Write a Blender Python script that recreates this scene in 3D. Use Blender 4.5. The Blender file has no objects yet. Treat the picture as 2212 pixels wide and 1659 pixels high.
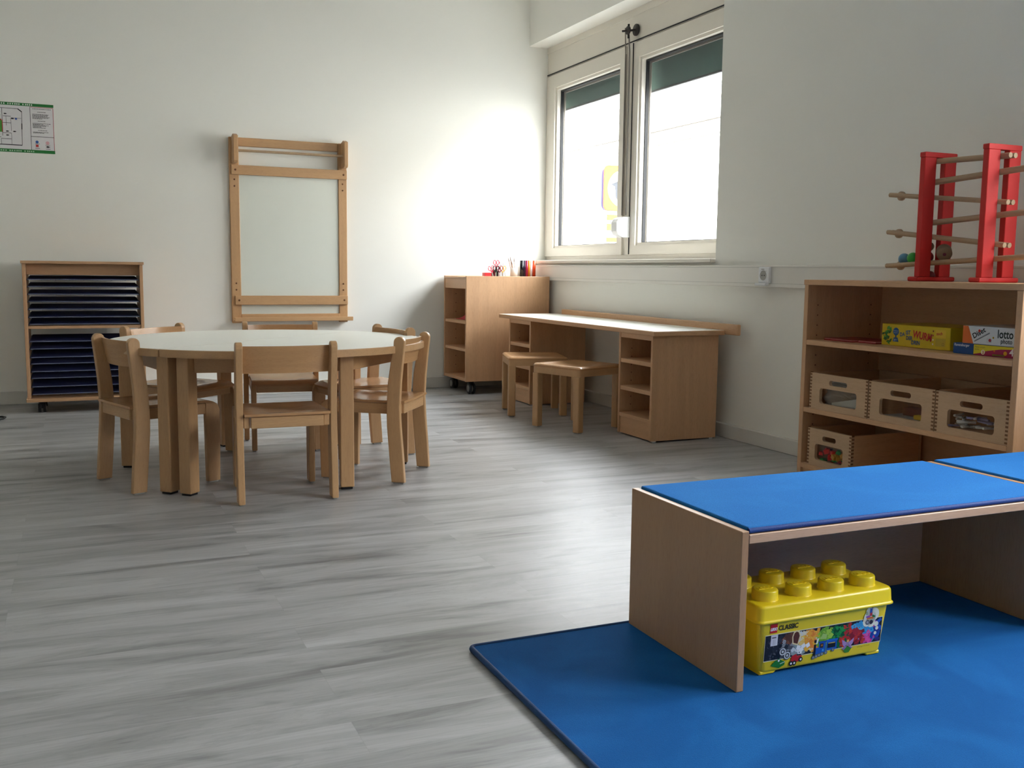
import bpy, bmesh, math, random
from mathutils import Vector, Matrix
from mathutils.geometry import tessellate_polygon
random.seed(7)
S = 0.86            # every length below is in units of the camera height; S turns it into metres
sc = bpy.context.scene
C = sc.collection
PI = math.pi

# ------------------------------------------------------------------ materials
def srgb(h):
    if isinstance(h, str):
        h = h.lstrip('#'); c = [int(h[i:i+2], 16)/255 for i in (0, 2, 4)]
    else: c = [v/255 for v in h]
    return tuple((v/12.92 if v <= .04045 else ((v+.055)/1.055)**2.4) for v in c) + (1,)
def newmat(name):
    m = bpy.data.materials.new(name); m.use_nodes = True
    return m, m.node_tree, m.node_tree.nodes['Principled BSDF']
def plain(name, col, rough=.5, metal=0, spec=.5, bump=0, bscale=200, coat=0, var=0):
    m, nt, b = newmat(name)
    c = srgb(col)
    b.inputs['Base Color'].default_value = c
    b.inputs['Roughness'].default_value = rough
    b.inputs['Metallic'].default_value = metal
    b.inputs['Specular IOR Level'].default_value = spec
    if coat: b.inputs['Coat Weight'].default_value = coat
    tc = nt.nodes.new('ShaderNodeTexCoord')
    nz = nt.nodes.new('ShaderNodeTexNoise'); nz.inputs['Scale'].default_value = bscale if bump else 6
    nt.links.new(tc.outputs['Object'], nz.inputs['Vector'])
    if bump:
        bp = nt.nodes.new('ShaderNodeBump'); bp.inputs['Strength'].default_value = bump; bp.inputs['Distance'].default_value = .002
        nt.links.new(nz.outputs['Fac'], bp.inputs['Height']); nt.links.new(bp.outputs['Normal'], b.inputs['Normal'])
    if var or not bump:
        mx = nt.nodes.new('ShaderNodeMixRGB'); v = var or .02
        mx.inputs[1].default_value = tuple(x*(1-v) for x in c[:3])+(1,); mx.inputs[2].default_value = tuple(min(1, x*(1+v)) for x in c[:3])+(1,)
        nt.links.new(nz.outputs['Fac'], mx.inputs[0]); nt.links.new(mx.outputs[0], b.inputs['Base Color'])
    return m
def wood(name, col, axis='z', rough=.42, contrast=.08, scale=1.0):
    m, nt, b = newmat(name); c = srgb(col)
    tc = nt.nodes.new('ShaderNodeTexCoord'); mp = nt.nodes.new('ShaderNodeMapping')
    st = {'x': (1.2, 22, 22), 'y': (22, 1.2, 22), 'z': (22, 22, 1.2)}[axis]
    mp.inputs['Scale'].default_value = [v*scale for v in st]
    nt.links.new(tc.outputs['Object'], mp.inputs['Vector'])
    n1 = nt.nodes.new('ShaderNodeTexNoise'); n1.inputs['Scale'].default_value = 1.3; n1.inputs['Detail'].default_value = 4; n1.inputs['Distortion'].default_value = .6
    nt.links.new(mp.outputs[0], n1.inputs['Vector'])
    mp2 = nt.nodes.new('ShaderNodeMapping')
    st2 = {'x': (40, 420, 420), 'y': (420, 40, 420), 'z': (420, 420, 40)}[axis]
    mp2.inputs['Scale'].default_value = st2
    nt.links.new(tc.outputs['Object'], mp2.inputs['Vector'])
    n2 = nt.nodes.new('ShaderNodeTexNoise'); n2.inputs['Scale'].default_value = 1; n2.inputs['Detail'].default_value = 1
    nt.links.new(mp2.outputs[0], n2.inputs['Vector'])
    cr = nt.nodes.new('ShaderNodeValToRGB')
    cr.color_ramp.elements[0].position = .3; cr.color_ramp.elements[1].position = .7
    cr.color_ramp.elements[0].color = tuple(x*(1-contrast) for x in c[:3])+(1,)
    cr.color_ramp.elements[1].color = tuple(min(1, x*(1+contrast*.6)) for x in c[:3])+(1,)
    nt.links.new(n1.outputs['Fac'], cr.inputs[0])
    mx = nt.nodes.new('ShaderNodeMixRGB'); mx.blend_type = 'MULTIPLY'; mx.inputs[0].default_value = .28
    c2 = nt.nodes.new('ShaderNodeValToRGB'); c2.color_ramp.elements[0].position = .30; c2.color_ramp.elements[1].position = .5
    c2.color_ramp.elements[0].color = (.72, .62, .52, 1); c2.color_ramp.elements[1].color = (1, 1, 1, 1)
    nt.links.new(n2.outputs['Fac'], c2.inputs[0])
    nt.links.new(cr.outputs[0], mx.inputs[1]); nt.links.new(c2.outputs[0], mx.inputs[2])
    nt.links.new(mx.outputs[0], b.inputs['Base Color'])
    b.inputs['Roughness'].default_value = rough
    return m
LAM = '#d2a77f'; SOL = '#c59d71'
wz = wood('beech_upright', LAM, 'z'); wx = wood('beech_along_x', LAM, 'x'); wy = wood('beech_along_y', LAM, 'y')
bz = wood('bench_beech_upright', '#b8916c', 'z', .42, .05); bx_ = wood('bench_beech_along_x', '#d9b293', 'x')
cz = wood('solid_beech_upright', SOL, 'z', .36); cx = wood('solid_beech_across', SOL, 'x', .36); cy = wood('solid_beech_along', SOL, 'y', .36)
ply = wood('varnished_beech_ply', '#c2966a', 'x', .22, .1)
endg = plain('end_grain', '#6d4424', .7)
pinl = wood('pale_dowel', '#b49b7c', 'y', .6)
walls_m = plain('white_wall_paint', '#f0f0ea', .85, bump=.08, bscale=350)
walls2 = plain('white_trim_paint', '#e9e7e1', .45)
base_m = plain('white_baseboard', '#d9d8d3', .5)
frame_m = plain('cream_window_paint', '#e2ddd2', .35)
gasket = plain('dark_gasket', '#26282a', .6)
white_lam = plain('white_laminate', '#fafbf4', .36)
board_m = plain('whiteboard_panel', '#dfe3da', .3)
steel = plain('steel_rod', '#8b857e', .4, metal=.3)
black = plain('black_plastic', '#16161a', .4)
blackmet = plain('dark_bracket', '#1d1712', .5)
white_pl = plain('white_plastic', '#eef0f3', .25)
grey_pl = plain('grey_plastic', '#a8a8a4', .5)
navy = plain('navy_wire', '#141a44', .4)
red_p = plain('red_paint', '#c4201c', .55, bump=.1, bscale=120)
duct_m = plain('duct_plastic', '#e4e2dc', .4)
yel = plain('yellow_plastic', '#f6da24', .33, coat=.08)
green_fab = plain('green_blind_fabric', '#3c5a54', .8, var=.15)

def rug_mat(name, col, col2):
    m, nt, b = newmat(name)
    tc = nt.nodes.new('ShaderNodeTexCoord')
    n1 = nt.nodes.new('ShaderNodeTexNoise'); n1.inputs['Scale'].default_value = 3.2; n1.inputs['Detail'].default_value = 3; n1.inputs['Distortion'].default_value = 1.2
    n2 = nt.nodes.new('ShaderNodeTexNoise'); n2.inputs['Scale'].default_value = 600
    for n in (n1, n2): nt.links.new(tc.outputs['Object'], n.inputs['Vector'])
    cr = nt.nodes.new('ShaderNodeValToRGB'); cr.color_ramp.elements[0].position = .42; cr.color_ramp.elements[1].position = .62
    cr.color_ramp.elements[0].color = srgb(col); cr.color_ramp.elements[1].color = srgb(col2)
    nt.links.new(n1.outputs['Fac'], cr.inputs[0])
    mx = nt.nodes.new('ShaderNodeMixRGB'); mx.blend_type = 'MULTIPLY'; mx.inputs[0].default_value = .35
    c2 = nt.nodes.new('ShaderNodeValToRGB'); c2.color_ramp.elements[0].position = .35; c2.color_ramp.elements[1].position = .6
    c2.color_ramp.elements[0].color = (.45, .45, .5, 1)
    nt.links.new(n2.outputs['Fac'], c2.inputs[0]); nt.links.new(cr.outputs[0], mx.inputs[1]); nt.links.new(c2.outputs[0], mx.inputs[2])
    nt.links.new(mx.outputs[0], b.inputs['Base Color'])
    b.inputs['Roughness'].default_value = .9; b.inputs['Specular IOR Level'].default_value = .15
    b.inputs['Sheen Weight'].default_value = .25; b.inputs['Sheen Tint'].default_value = srgb('#5aa0ff')
    bp = nt.nodes.new('ShaderNodeBump'); bp.inputs['Strength'].default_value = .5; bp.inputs['Distance'].default_value = .003
    nt.links.new(n2.outputs['Fac'], bp.inputs['Height']); nt.links.new(bp.outputs['Normal'], b.inputs['Normal'])
    return m
rug_m = rug_mat('blue_rug_pile', '#0c5ba0', '#1568af')
pad_m = rug_mat('blue_pad_pile', '#287ac6', '#2e82cc')
bind_m = plain('dark_blue_binding', '#0e3f74', .7, bump=.4, bscale=300)

def floor_mat():
    m, nt, b = newmat('grey_oak_planks')
    N = nt.nodes; Lk = nt.links
    def math_(op, a, c=None):
        n = N.new('ShaderNodeMath'); n.operation = op
        for i, v in enumerate((a, c)):
            if v is None: continue
            if isinstance(v, (int, float)): n.inputs[i].default_value = v
            else: Lk.new(v, n.inputs[i])
        return n.outputs[0]
    tc = N.new('ShaderNodeTexCoord'); sp = N.new('ShaderNodeSeparateXYZ'); Lk.new(tc.outputs['Object'], sp.inputs[0])
    W = .155*S; Ln = 1.48*S
    y = math_('DIVIDE', math_('ADD', sp.outputs['Y'], -.0*S + 20*W - (2.226*S) % W), W)
    row = math_('FLOOR', y); fy = math_('FRACT', y)
    off = math_('MULTIPLY', math_('MODULO', row, 2), .5)
    x = math_('ADD', math_('DIVIDE', math_('ADD', sp.outputs['X'], 30*Ln-.225*S), Ln), off)
    col = math_('FLOOR', x); fx = math_('FRACT', x)
    cid = N.new('ShaderNodeCombineXYZ'); Lk.new(row, cid.inputs[0]); Lk.new(col, cid.inputs[1])
    wn = N.new('ShaderNodeTexWhiteNoise'); wn.noise_dimensions = '2D'; Lk.new(cid.outputs[0], wn.inputs['Vector'])
    sep = N.new('ShaderNodeSeparateXYZ'); Lk.new(wn.outputs['Color'], sep.inputs[0])
    # grain coordinates, shifted for every plank
    cv = N.new('ShaderNodeCombineXYZ')
    Lk.new(math_('ADD', math_('MULTIPLY', sp.outputs['X'], 1.1), math_('MULTIPLY', sep.outputs[0], 37)), cv.inputs[0])
    Lk.new(math_('ADD', math_('MULTIPLY', sp.outputs['Y'], 7.5), math_('MULTIPLY', sep.outputs[1], 31)), cv.inputs[1])
    n1 = N.new('ShaderNodeTexNoise'); n1.inputs['Scale'].default_value = 1.3; n1.inputs['Detail'].default_value = 7; n1.inputs['Roughness'].default_value = .58; n1.inputs['Distortion'].default_value = .7
    Lk.new(cv.outputs[0], n1.inputs['Vector'])
    cv2 = N.new('ShaderNodeCombineXYZ')
    Lk.new(math_('ADD', math_('MULTIPLY', sp.outputs['X'], 6), math_('MULTIPLY', sep.outputs[0], 11)), cv2.inputs[0])
    Lk.new(math_('MULTIPLY', sp.outputs['Y'], 170), cv2.inputs[1])
    n2 = N.new('ShaderNodeTexNoise'); n2.inputs['Scale'].default_value = 1; n2.inputs['Detail'].default_value = 2
    Lk.new(cv2.outputs[0], n2.inputs['Vector'])
    cr = N.new('ShaderNodeValToRGB'); e = cr.color_ramp.elements
    e[0].position = .28; e[0].color = srgb('#777878'); e[1].position = .72; e[1].color = srgb('#c4c5c6')
    k = e.new(.42); k.color = srgb('#a1a2a2'); k = e.new(.55); k.color = srgb('#b5b6b7')
    Lk.new(n1.outputs['Fac'], cr.inputs[0])
    m1 = N.new('ShaderNodeMixRGB'); m1.blend_type = 'MULTIPLY'; m1.inputs[0].default_value = .28
    c2 = N.new('ShaderNodeValToRGB'); c2.color_ramp.elements[0].position = .3; c2.color_ramp.elements[1].position = .6; c2.color_ramp.elements[0].color = (.62, .62, .62, 1)
    Lk.new(n2.outputs['Fac'], c2.inputs[0]); Lk.new(cr.outputs[0], m1.inputs[1]); Lk.new(c2.outputs[0], m1.inputs[2])
    rings = math_('FRACT', math_('MULTIPLY', n1.outputs['Fac'], 11))
    rg = N.new('ShaderNodeMapRange'); rg.interpolation_type = 'SMOOTHSTEP'; rg.inputs[1].default_value = .0; rg.inputs[2].default_value = .35; rg.inputs[3].default_value = .90; rg.inputs[4].default_value = 1.0
    Lk.new(rings, rg.inputs[0])
    cv3 = N.new('ShaderNodeCombineXYZ')
    Lk.new(math_('ADD', math_('MULTIPLY', sp.outputs['X'], 2.2), math_('MULTIPLY', sep.outputs[1], 53)), cv3.inputs[0])
    Lk.new(math_('ADD', math_('MULTIPLY', sp.outputs['Y'], 9), math_('MULTIPLY', sep.outputs[0], 17)), cv3.inputs[1])
    n3 = N.new('ShaderNodeTexNoise'); n3.inputs['Scale'].default_value = 1; n3.inputs['Detail'].default_value = 5; n3.inputs['Distortion'].default_value = 1.5
    Lk.new(cv3.outputs[0], n3.inputs['Vector'])
    kr = N.new('ShaderNodeMapRange'); kr.interpolation_type = 'SMOOTHSTEP'; kr.inputs[1].default_value = .55; kr.inputs[2].default_value = .75; kr.inputs[3].default_value = .94; kr.inputs[4].default_value = .68
    Lk.new(n3.outputs['Fac'], kr.inputs[0])
    tint0 = kr.outputs[0]
    tint = math_('MULTIPLY', rg.outputs[0], math_('ADD', math_('MULTIPLY', sep.outputs[2], .12), .93))
    # dark hairline between planks
    ey = math_('MINIMUM', fy, math_('SUBTRACT', 1, fy)); ex = math_('MINIMUM', fx, math_('SUBTRACT', 1, fx))
    ly = math_('GREATER_THAN', ey, .006); lx = math_('GREATER_THAN', ex, .0009)
    ln = math_('ADD', math_('MULTIPLY', math_('MULTIPLY', ly, lx), .07), .93)
    m2 = N.new('ShaderNodeMixRGB'); m2.blend_type = 'MULTIPLY'; m2.inputs[0].default_value = 1
    f = math_('MULTIPLY', math_('MULTIPLY', tint, tint0), ln)
    cc = N.new('ShaderNodeCombineXYZ')
    for i in range(3): Lk.new(f, cc.inputs[i])
    Lk.new(m1.outputs[0], m2.inputs[1]); Lk.new(cc.outputs[0], m2.inputs[2])
    Lk.new(m2.outputs[0], b.inputs['Base Color'])
    b.inputs['Roughness'].default_value = .34; b.inputs['Specular IOR Level'].default_value = .5
    rr = N.new('ShaderNodeMapRange'); rr.inputs[3].default_value = .33; rr.inputs[4].default_value = .46
    Lk.new(n1.outputs['Fac'], rr.inputs[0]); Lk.new(rr.outputs[0], b.inputs['Roughness'])
    bp = N.new('ShaderNodeBump'); bp.inputs['Strength'].default_value = .12; bp.inputs['Distance'].default_value = .002
    Lk.new(n2.outputs['Fac'], bp.inputs['Height']); Lk.new(bp.outputs['Normal'], b.inputs['Normal'])
    return m
def glass_mat(name='clear_glass', tint=(1, 1, 1, 1)):
    m = bpy.data.materials.new(name); m.use_nodes = True; nt = m.node_tree; nt.nodes.clear()
    o = nt.nodes.new('ShaderNodeOutputMaterial'); mx = nt.nodes.new('ShaderNodeMixShader')
    t = nt.nodes.new('ShaderNodeBsdfTransparent'); t.inputs[0].default_value = tint
    g = nt.nodes.new('ShaderNodeBsdfGlossy'); g.inputs['Roughness'].default_value = .03
    lw = nt.nodes.new('ShaderNodeLayerWeight'); fr = nt.nodes.new('ShaderNodeMath'); fr.operation = 'POWER'; fr.inputs[1].default_value = 5
    f2 = nt.nodes.new('ShaderNodeMapRange'); f2.inputs[3].default_value = .03; f2.inputs[4].default_value = .5
    nt.links.new(lw.outputs['Facing'], fr.inputs[0]); nt.links.new(fr.outputs[0], f2.inputs[0])
    nt.links.new(f2.outputs[0], mx.inputs[0]); nt.links.new(t.outputs[0], mx.inputs[1]); nt.links.new(g.outputs[0], mx.inputs[2]); nt.links.new(mx.outputs[0], o.inputs[0])
    return m
glass = glass_mat(); plexi = glass_mat('clear_acrylic', (.93, .93, .93, 1))
PM = {}
def pm(col, rough=.5):
    k = (col, rough)
    if k not in PM: PM[k] = plain('tone_' + col.strip('#'), col, rough)
    return PM[k]

# ------------------------------------------------------------------ mesh builder
LOC = {}
class MB:
    def __init__(s): s.v = []; s.f = []; s.mi = []; s.sm = []; s.mats = []; s.T = Matrix.Identity(4); s.cur = 0
    def mat(s, m):
        if m not in s.mats: s.mats.append(m)
        s.cur = s.mats.index(m); return s
    def add(s, vs, fs, smooth=False):
        o = len(s.v)
        s.v += [s.T @ Vector(p) for p in vs]
        for f in fs: s.f.append([i+o for i in f]); s.mi.append(s.cur); s.sm.append(smooth)
        return s
    def addbm(s, bm, smooth=False):
        bm.verts.index_update()
        s.add([v.co.copy() for v in bm.verts], [[v.index for v in f.verts] for f in bm.faces], smooth); bm.free(); return s
    def box(s, x0, x1, y0, y1, z0, z1, b=.003, seg=1):
        bm = bmesh.new(); bmesh.ops.create_cube(bm, size=1)
        for v in bm.verts: v.co = Vector(((x0+x1)/2+v.co.x*(x1-x0), (y0+y1)/2+v.co.y*(y1-y0), (z0+z1)/2+v.co.z*(z1-z0)))
        b = min(b, .45*min(abs(x1-x0), abs(y1-y0), abs(z1-z0)))
        if b > 0: bmesh.ops.bevel(bm, geom=bm.edges[:], offset=b, segments=seg, affect='EDGES', profile=.5)
        return s.addbm(bm)
    def prism(s, pts, axis, a0, a1, b=0, seg=1):
        def P(p, a): return {'x': (a, p[0], p[1]), 'y': (p[0], a, p[1]), 'z': (p[0], p[1], a)}[axis]
        bm = bmesh.new(); n = len(pts)
        lo = [bm.verts.new(P(p, a0)) for p in pts]; hi = [bm.verts.new(P(p, a1)) for p in pts]
        bm.faces.new(lo[::-1]); bm.faces.new(hi)
        for i in range(n): bm.faces.new((lo[i], lo[(i+1) % n], hi[(i+1) % n], hi[i]))
        bmesh.ops.recalc_face_normals(bm, faces=bm.faces[:])
        if b > 0:
            ed = [e for e in bm.edges if (e.verts[0] in lo) == (e.verts[1] in lo)]
            bmesh.ops.bevel(bm, geom=ed, offset=b, segments=seg, affect='EDGES', profile=.5)
        return s.addbm(bm)
    def plate(s, outer, holes, axis, a0, a1):
        def P(p, a): return {'x': (a, p[0], p[1]), 'y': (p[0], a, p[1]), 'z': (p[0], p[1], a)}[axis]
        loops = [outer]+holes; allp = [p for l in loops for p in l]
        tris = tessellate_polygon([[Vector((p[0], p[1], 0)) for p in l] for l in loops])
        bm = bmesh.new()
        lo = [bm.verts.new(P(p, a0)) for p in allp]; hi = [bm.verts.new(P(p, a1)) for p in allp]
        for t in tris:
            try: bm.faces.new([lo[i] for i in t]); bm.faces.new([hi[i] for i in t][::-1])
            except ValueError: pass
        k = 0
        for l in loops:
            n = len(l)
            for i in range(n):
                a, c = k+i, k+(i+1) % n
                try: bm.faces.new((lo[a], lo[c], hi[c], hi[a]))
                except ValueError: pass
            k += n
        bmesh.ops.recalc_face_normals(bm, faces=bm.faces[:])
        return s.addbm(bm)
    def tube(s, pts, r, n=8, closed=False, caps=True):
        pts = [Vector(p) for p in pts]; m = len(pts); vs = []; fs = []
        for i, p in enumerate(pts):
            if closed: d = pts[(i+1) % m]-pts[i-1]
            else: d = pts[min(i+1, m-1)]-pts[max(i-1, 0)]
            d.normalize(); u = d.orthogonal() if abs(d.z) > .9 else d.cross(Vector((0, 0, 1)))
            u.normalize(); w = d.cross(u)
            rr = r[i] if isinstance(r, (list, tuple)) else r
            for k in range(n):
                a = 2*PI*k/n; vs.append(p+u*rr*math.cos(a)+w*rr*math.sin(a))
        for i in range(m if closed else m-1):
            j = (i+1) % m
            for k in range(n): fs.append((i*n+k, i*n+(k+1) % n, j*n+(k+1) % n, j*n+k))
        s.add(vs, fs, True)
        if caps and not closed:
            s.add(vs[:n], [tuple(range(n))[::-1]]); s.add(vs[-n:], [tuple(range(n))])
        return s
    def lathe(s, prof, c=(0, 0, 0), n=24, axis='z', smooth=True):
        vs = []; fs = []
        for (r, h) in prof:
            for k in range(n):
                a = 2*PI*k/n; x, y = r*math.cos(a), r*math.sin(a)
                vs.append({'z': (c[0]+x, c[1]+y, c[2]+h), 'x': (c[0]+h, c[1]+x, c[2]+y), 'y': (c[0]+x, c[1]+h, c[2]+y)}[axis])
        for i in range(len(prof)-1):
            for k in range(n): fs.append((i*n+k, i*n+(k+1) % n, (i+1)*n+(k+1) % n, (i+1)*n+k))
        s.add(vs, fs, smooth)
        if prof[0][0] > 1e-5: s.add(vs[:n], [tuple(range(n))[::-1]])
        if prof[-1][0] > 1e-5: s.add(vs[-n:], [tuple(range(n))])
        return s
    def ball(s, c, r, n=16, sz=1):
        return s.lathe([(max(r*math.sin(PI*i/(n//2)), 1e-6), -r*sz*math.cos(PI*i/(n//2))) for i in range(n//2+1)], c, n)
    def sheet(s, fn, nu, nv, th, smooth=True):
        # fn(u,v) -> point and normal direction; closed slab of thickness th
        A = []; B = []
        for i in range(nu+1):
            for j in range(nv+1):
                p, nrm = fn(i/nu, j/nv); p = Vector(p); A.append(p); B.append(p+Vector(nrm)*th)
        w = nv+1; n = len(A); fs = []
        for i in range(nu):
            for j in range(nv):
                a = i*w+j; fs.append((a, a+w, a+w+1, a+1)); fs.append((n+a, n+a+1, n+a+w+1, n+a+w))
        s.add(A+B, fs, smooth)
        rim = [j for j in range(nv+1)]+[i*w+nv for i in range(1, nu+1)]+[nu*w+j for j in range(nv-1, -1, -1)]+[i*w for i in range(nu-1, 0, -1)]
        m = len(rim); V = [A[i] for i in rim]+[B[i] for i in rim]
        return s.add(V, [(i, (i+1) % m, m+(i+1) % m, m+i) for i in range(m)])
    def build(s, name, parent=None, label=None, absolute=True, recalc=True):
        me = bpy.data.meshes.new(name)
        root = parent
        while root is not None and root.parent is not None: root = root.parent
        if parent is not None: off = LOC[root.name] if absolute else Vector((0, 0, 0))
        else:
            xs = [v.x for v in s.v]; ys = [v.y for v in s.v]; zs = [v.z for v in s.v]
            off = Vector(((min(xs)+max(xs))/2, (min(ys)+max(ys))/2, min(zs)))
        me.from_pydata([(v-off)*S for v in s.v], [], s.f)
        for m in s.mats: me.materials.append(m)
        for i, p in enumerate(me.polygons): p.material_index = s.mi[i]; p.use_smooth = s.sm[i]
        me.update()
        if recalc:
            bm = bmesh.new(); bm.from_mesh(me); bmesh.ops.recalc_face_normals(bm, faces=bm.faces[:]); bm.to_mesh(me); bm.free()
        o = bpy.data.objects.new(name, me); C.objects.link(o)
        if parent is not None: o.parent = parent
        else: o.location = off*S; LOC[o.name] = off
        if label: o['label'] = label
        return o
def thing(name, label, cat, loc=(0, 0, 0), rz=0, group=None):
    o = bpy.data.objects.new(name, None); C.objects.link(o); o.empty_display_size = .05
    o.location = Vector(loc)*S; o.rotation_euler = (0, 0, rz); LOC[o.name] = Vector(loc)
    o['label'] = label; o['category'] = cat
    if group: o['group'] = group
    return o
def tag(o, label, cat, group=None):
    o['label'] = label; o['category'] = cat
    if group: o['group'] = group
    return o
def struct(o): o['kind'] = 'structure'; return o
def copy_tree(o, parent=None):
    c = o.copy(); C.objects.link(c)
    if parent is not None: c.parent = parent
    for ch in [x for x in bpy.data.objects if x.parent == o]: copy_tree(ch, c)
    return c
def rrect(x0, x1, y0, y1, r, n=5):
    pts = []
    for cx_, cy_, a0 in ((x1-r, y1-r, 0), (x0+r, y1-r, 90), (x0+r, y0+r, 180), (x1-r, y0+r, 270)):
        for i in range(n+1):
            a = math.radians(a0+90*i/n); pts.append((cx_+r*math.cos(a), cy_+r*math.sin(a)))
    return pts

# flat printed marks lying on a surface
class Print:
    def __init__(s, O, right, up, lift=.0008):
        s.O = Vector(O); s.r = Vector(right).normalized(); s.u = Vector(up).normalized(); s.n = s.r.cross(s.u); s.mb = MB(); s.l = lift; s.k = 0
    def P(s, x, y, h): return s.O+s.r*x+s.u*y+s.n*h
    def poly(s, pts, mat, layer=1):
        h = s.l*layer
        s.mb.mat(mat).add([s.P(x, y, h) for x, y in pts], [tuple(range(len(pts)))]); return s
    def rect(s, x0, x1, y0, y1, mat, layer=1): return s.poly([(x0, y0), (x1, y0), (x1, y1), (x0, y1)], mat, layer)
    def disc(s, x, y, r, mat, layer=1, ry=None, n=20): return s.poly([(x+r*math.cos(2*PI*i/n), y+(ry or r)*math.sin(2*PI*i/n)) for i in range(n)], mat, layer)
    def line(s, a, b, w, mat, layer=1):
        a = Vector(a); b = Vector(b); d = (b-a).normalized(); q = Vector((-d.y, d.x))*w/2
        return s.poly([tuple(a-q), tuple(b-q), tuple(b+q), tuple(a+q)], mat, layer)
    def ring(s, x, y, r, w, mat, layer=1, n=24):
        for i in range(n):
            a, b = 2*PI*i/n, 2*PI*(i+1)/n
            s.poly([(x+q*math.cos(t), y+q*math.sin(t)) for q, t in ((r-w, a), (r, a), (r, b), (r-w, b))], mat, layer)
        return s
    def text(s, body, x, y, size, mat, layer=2, rot=0, bold=0, sx=1, shear=0, align='LEFT', extrude=0):
        cu = bpy.data.curves.new('t', 'FONT'); cu.body = body; cu.size = size; cu.offset = bold; cu.shear = shear; cu.align_x = align; cu.resolution_u = 3
        cu.extrude = extrude
        ob = bpy.data.objects.new('t', cu); C.objects.link(ob)
        me = ob.evaluated_get(bpy.context.evaluated_depsgraph_get()).to_mesh()
        c, q = math.cos(rot), math.sin(rot); h = s.l*layer
        vs = [s.P(x+(v.co.x*sx*c-v.co.y*q), y+(v.co.x*sx*q+v.co.y*c), h+v.co.z) for v in me.vertices]
        s.mb.mat(mat).add(vs, [tuple(p.vertices) for p in me.polygons])
        bpy.data.objects.remove(ob); bpy.data.curves.remove(cu); return s
    def build(s, name, parent, label=None): return s.mb.build(name, parent, label, recalc=False)

# ------------------------------------------------------------------ room shell
XW, YB, XL, YF, ZC = 3.62, 7.90, -3.2, -3.6, 3.5
WX = 4.0
struct(MB().mat(floor_mat()).box(XL-.2, WX, YF-.2, YB+.2, -.15, 0, 0).build('floor'))
struct(MB().mat(walls_m).box(XL-.2, WX, YF-.2, YB+.2, ZC, ZC+.2, 0).build('ceiling'))
struct(MB().mat(walls_m).box(XL-.2, XW, YB, YB+.2, 0, ZC, 0).box(XW, WX, YB+.02, YB+.2, 0, ZC, 0).build('wall_back'))
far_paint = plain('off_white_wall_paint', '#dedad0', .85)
struct(MB().mat(far_paint).box(XL-.2, XL, YF-.2, YB, 0, ZC, 0).build('wall_left'))
struct(MB().mat(far_paint).box(XL, WX, YF-.2, YF, 0, ZC, 0).build('wall_front'))
W1 = (5.108, 7.92, 1.062, 2.904); W2 = (-.6, 2.4, 1.062, 2.904)
w = MB().mat(walls_m)
w.box(XW, WX, YF, W2[0], 0, ZC, 0).box(XW, WX, W2[0], W2[1], 0, W2[2], 0).box(XW, WX, W2[0], W2[1], W2[3], ZC, 0)
w.box(XW, WX, W2[1], W1[0], 0, ZC, 0).box(XW, WX, W1[0], W1[1], 0, W1[2], 0).box(XW, WX, W1[0], W1[1], W1[3], ZC, 0)
struct(w.build('wall_right'))
struct(MB().mat(base_m).box(XL, XW-.001, YB-.018, YB-.0005, 0.0005, .095, .003).build('baseboard_back'))
struct(MB().mat(base_m).box(XW-.03, XW-.0005, YF+.01, YB-.02, 0.0005, .085, .003).build('baseboard_right'))
d = MB().mat(duct_m).box(XW-.035, XW-.0005, -2.0, YB-.002, .920, 1.046, .004)
d.mat(grey_pl).box(XW-.0358, XW-.034, -2.0, YB-.003, 1.032, 1.0335, 0).box(XW-.0358, XW-.034, -2.0, YB-.003, .942, .9435, 0)
struct(d.build('trim_1'))

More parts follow.
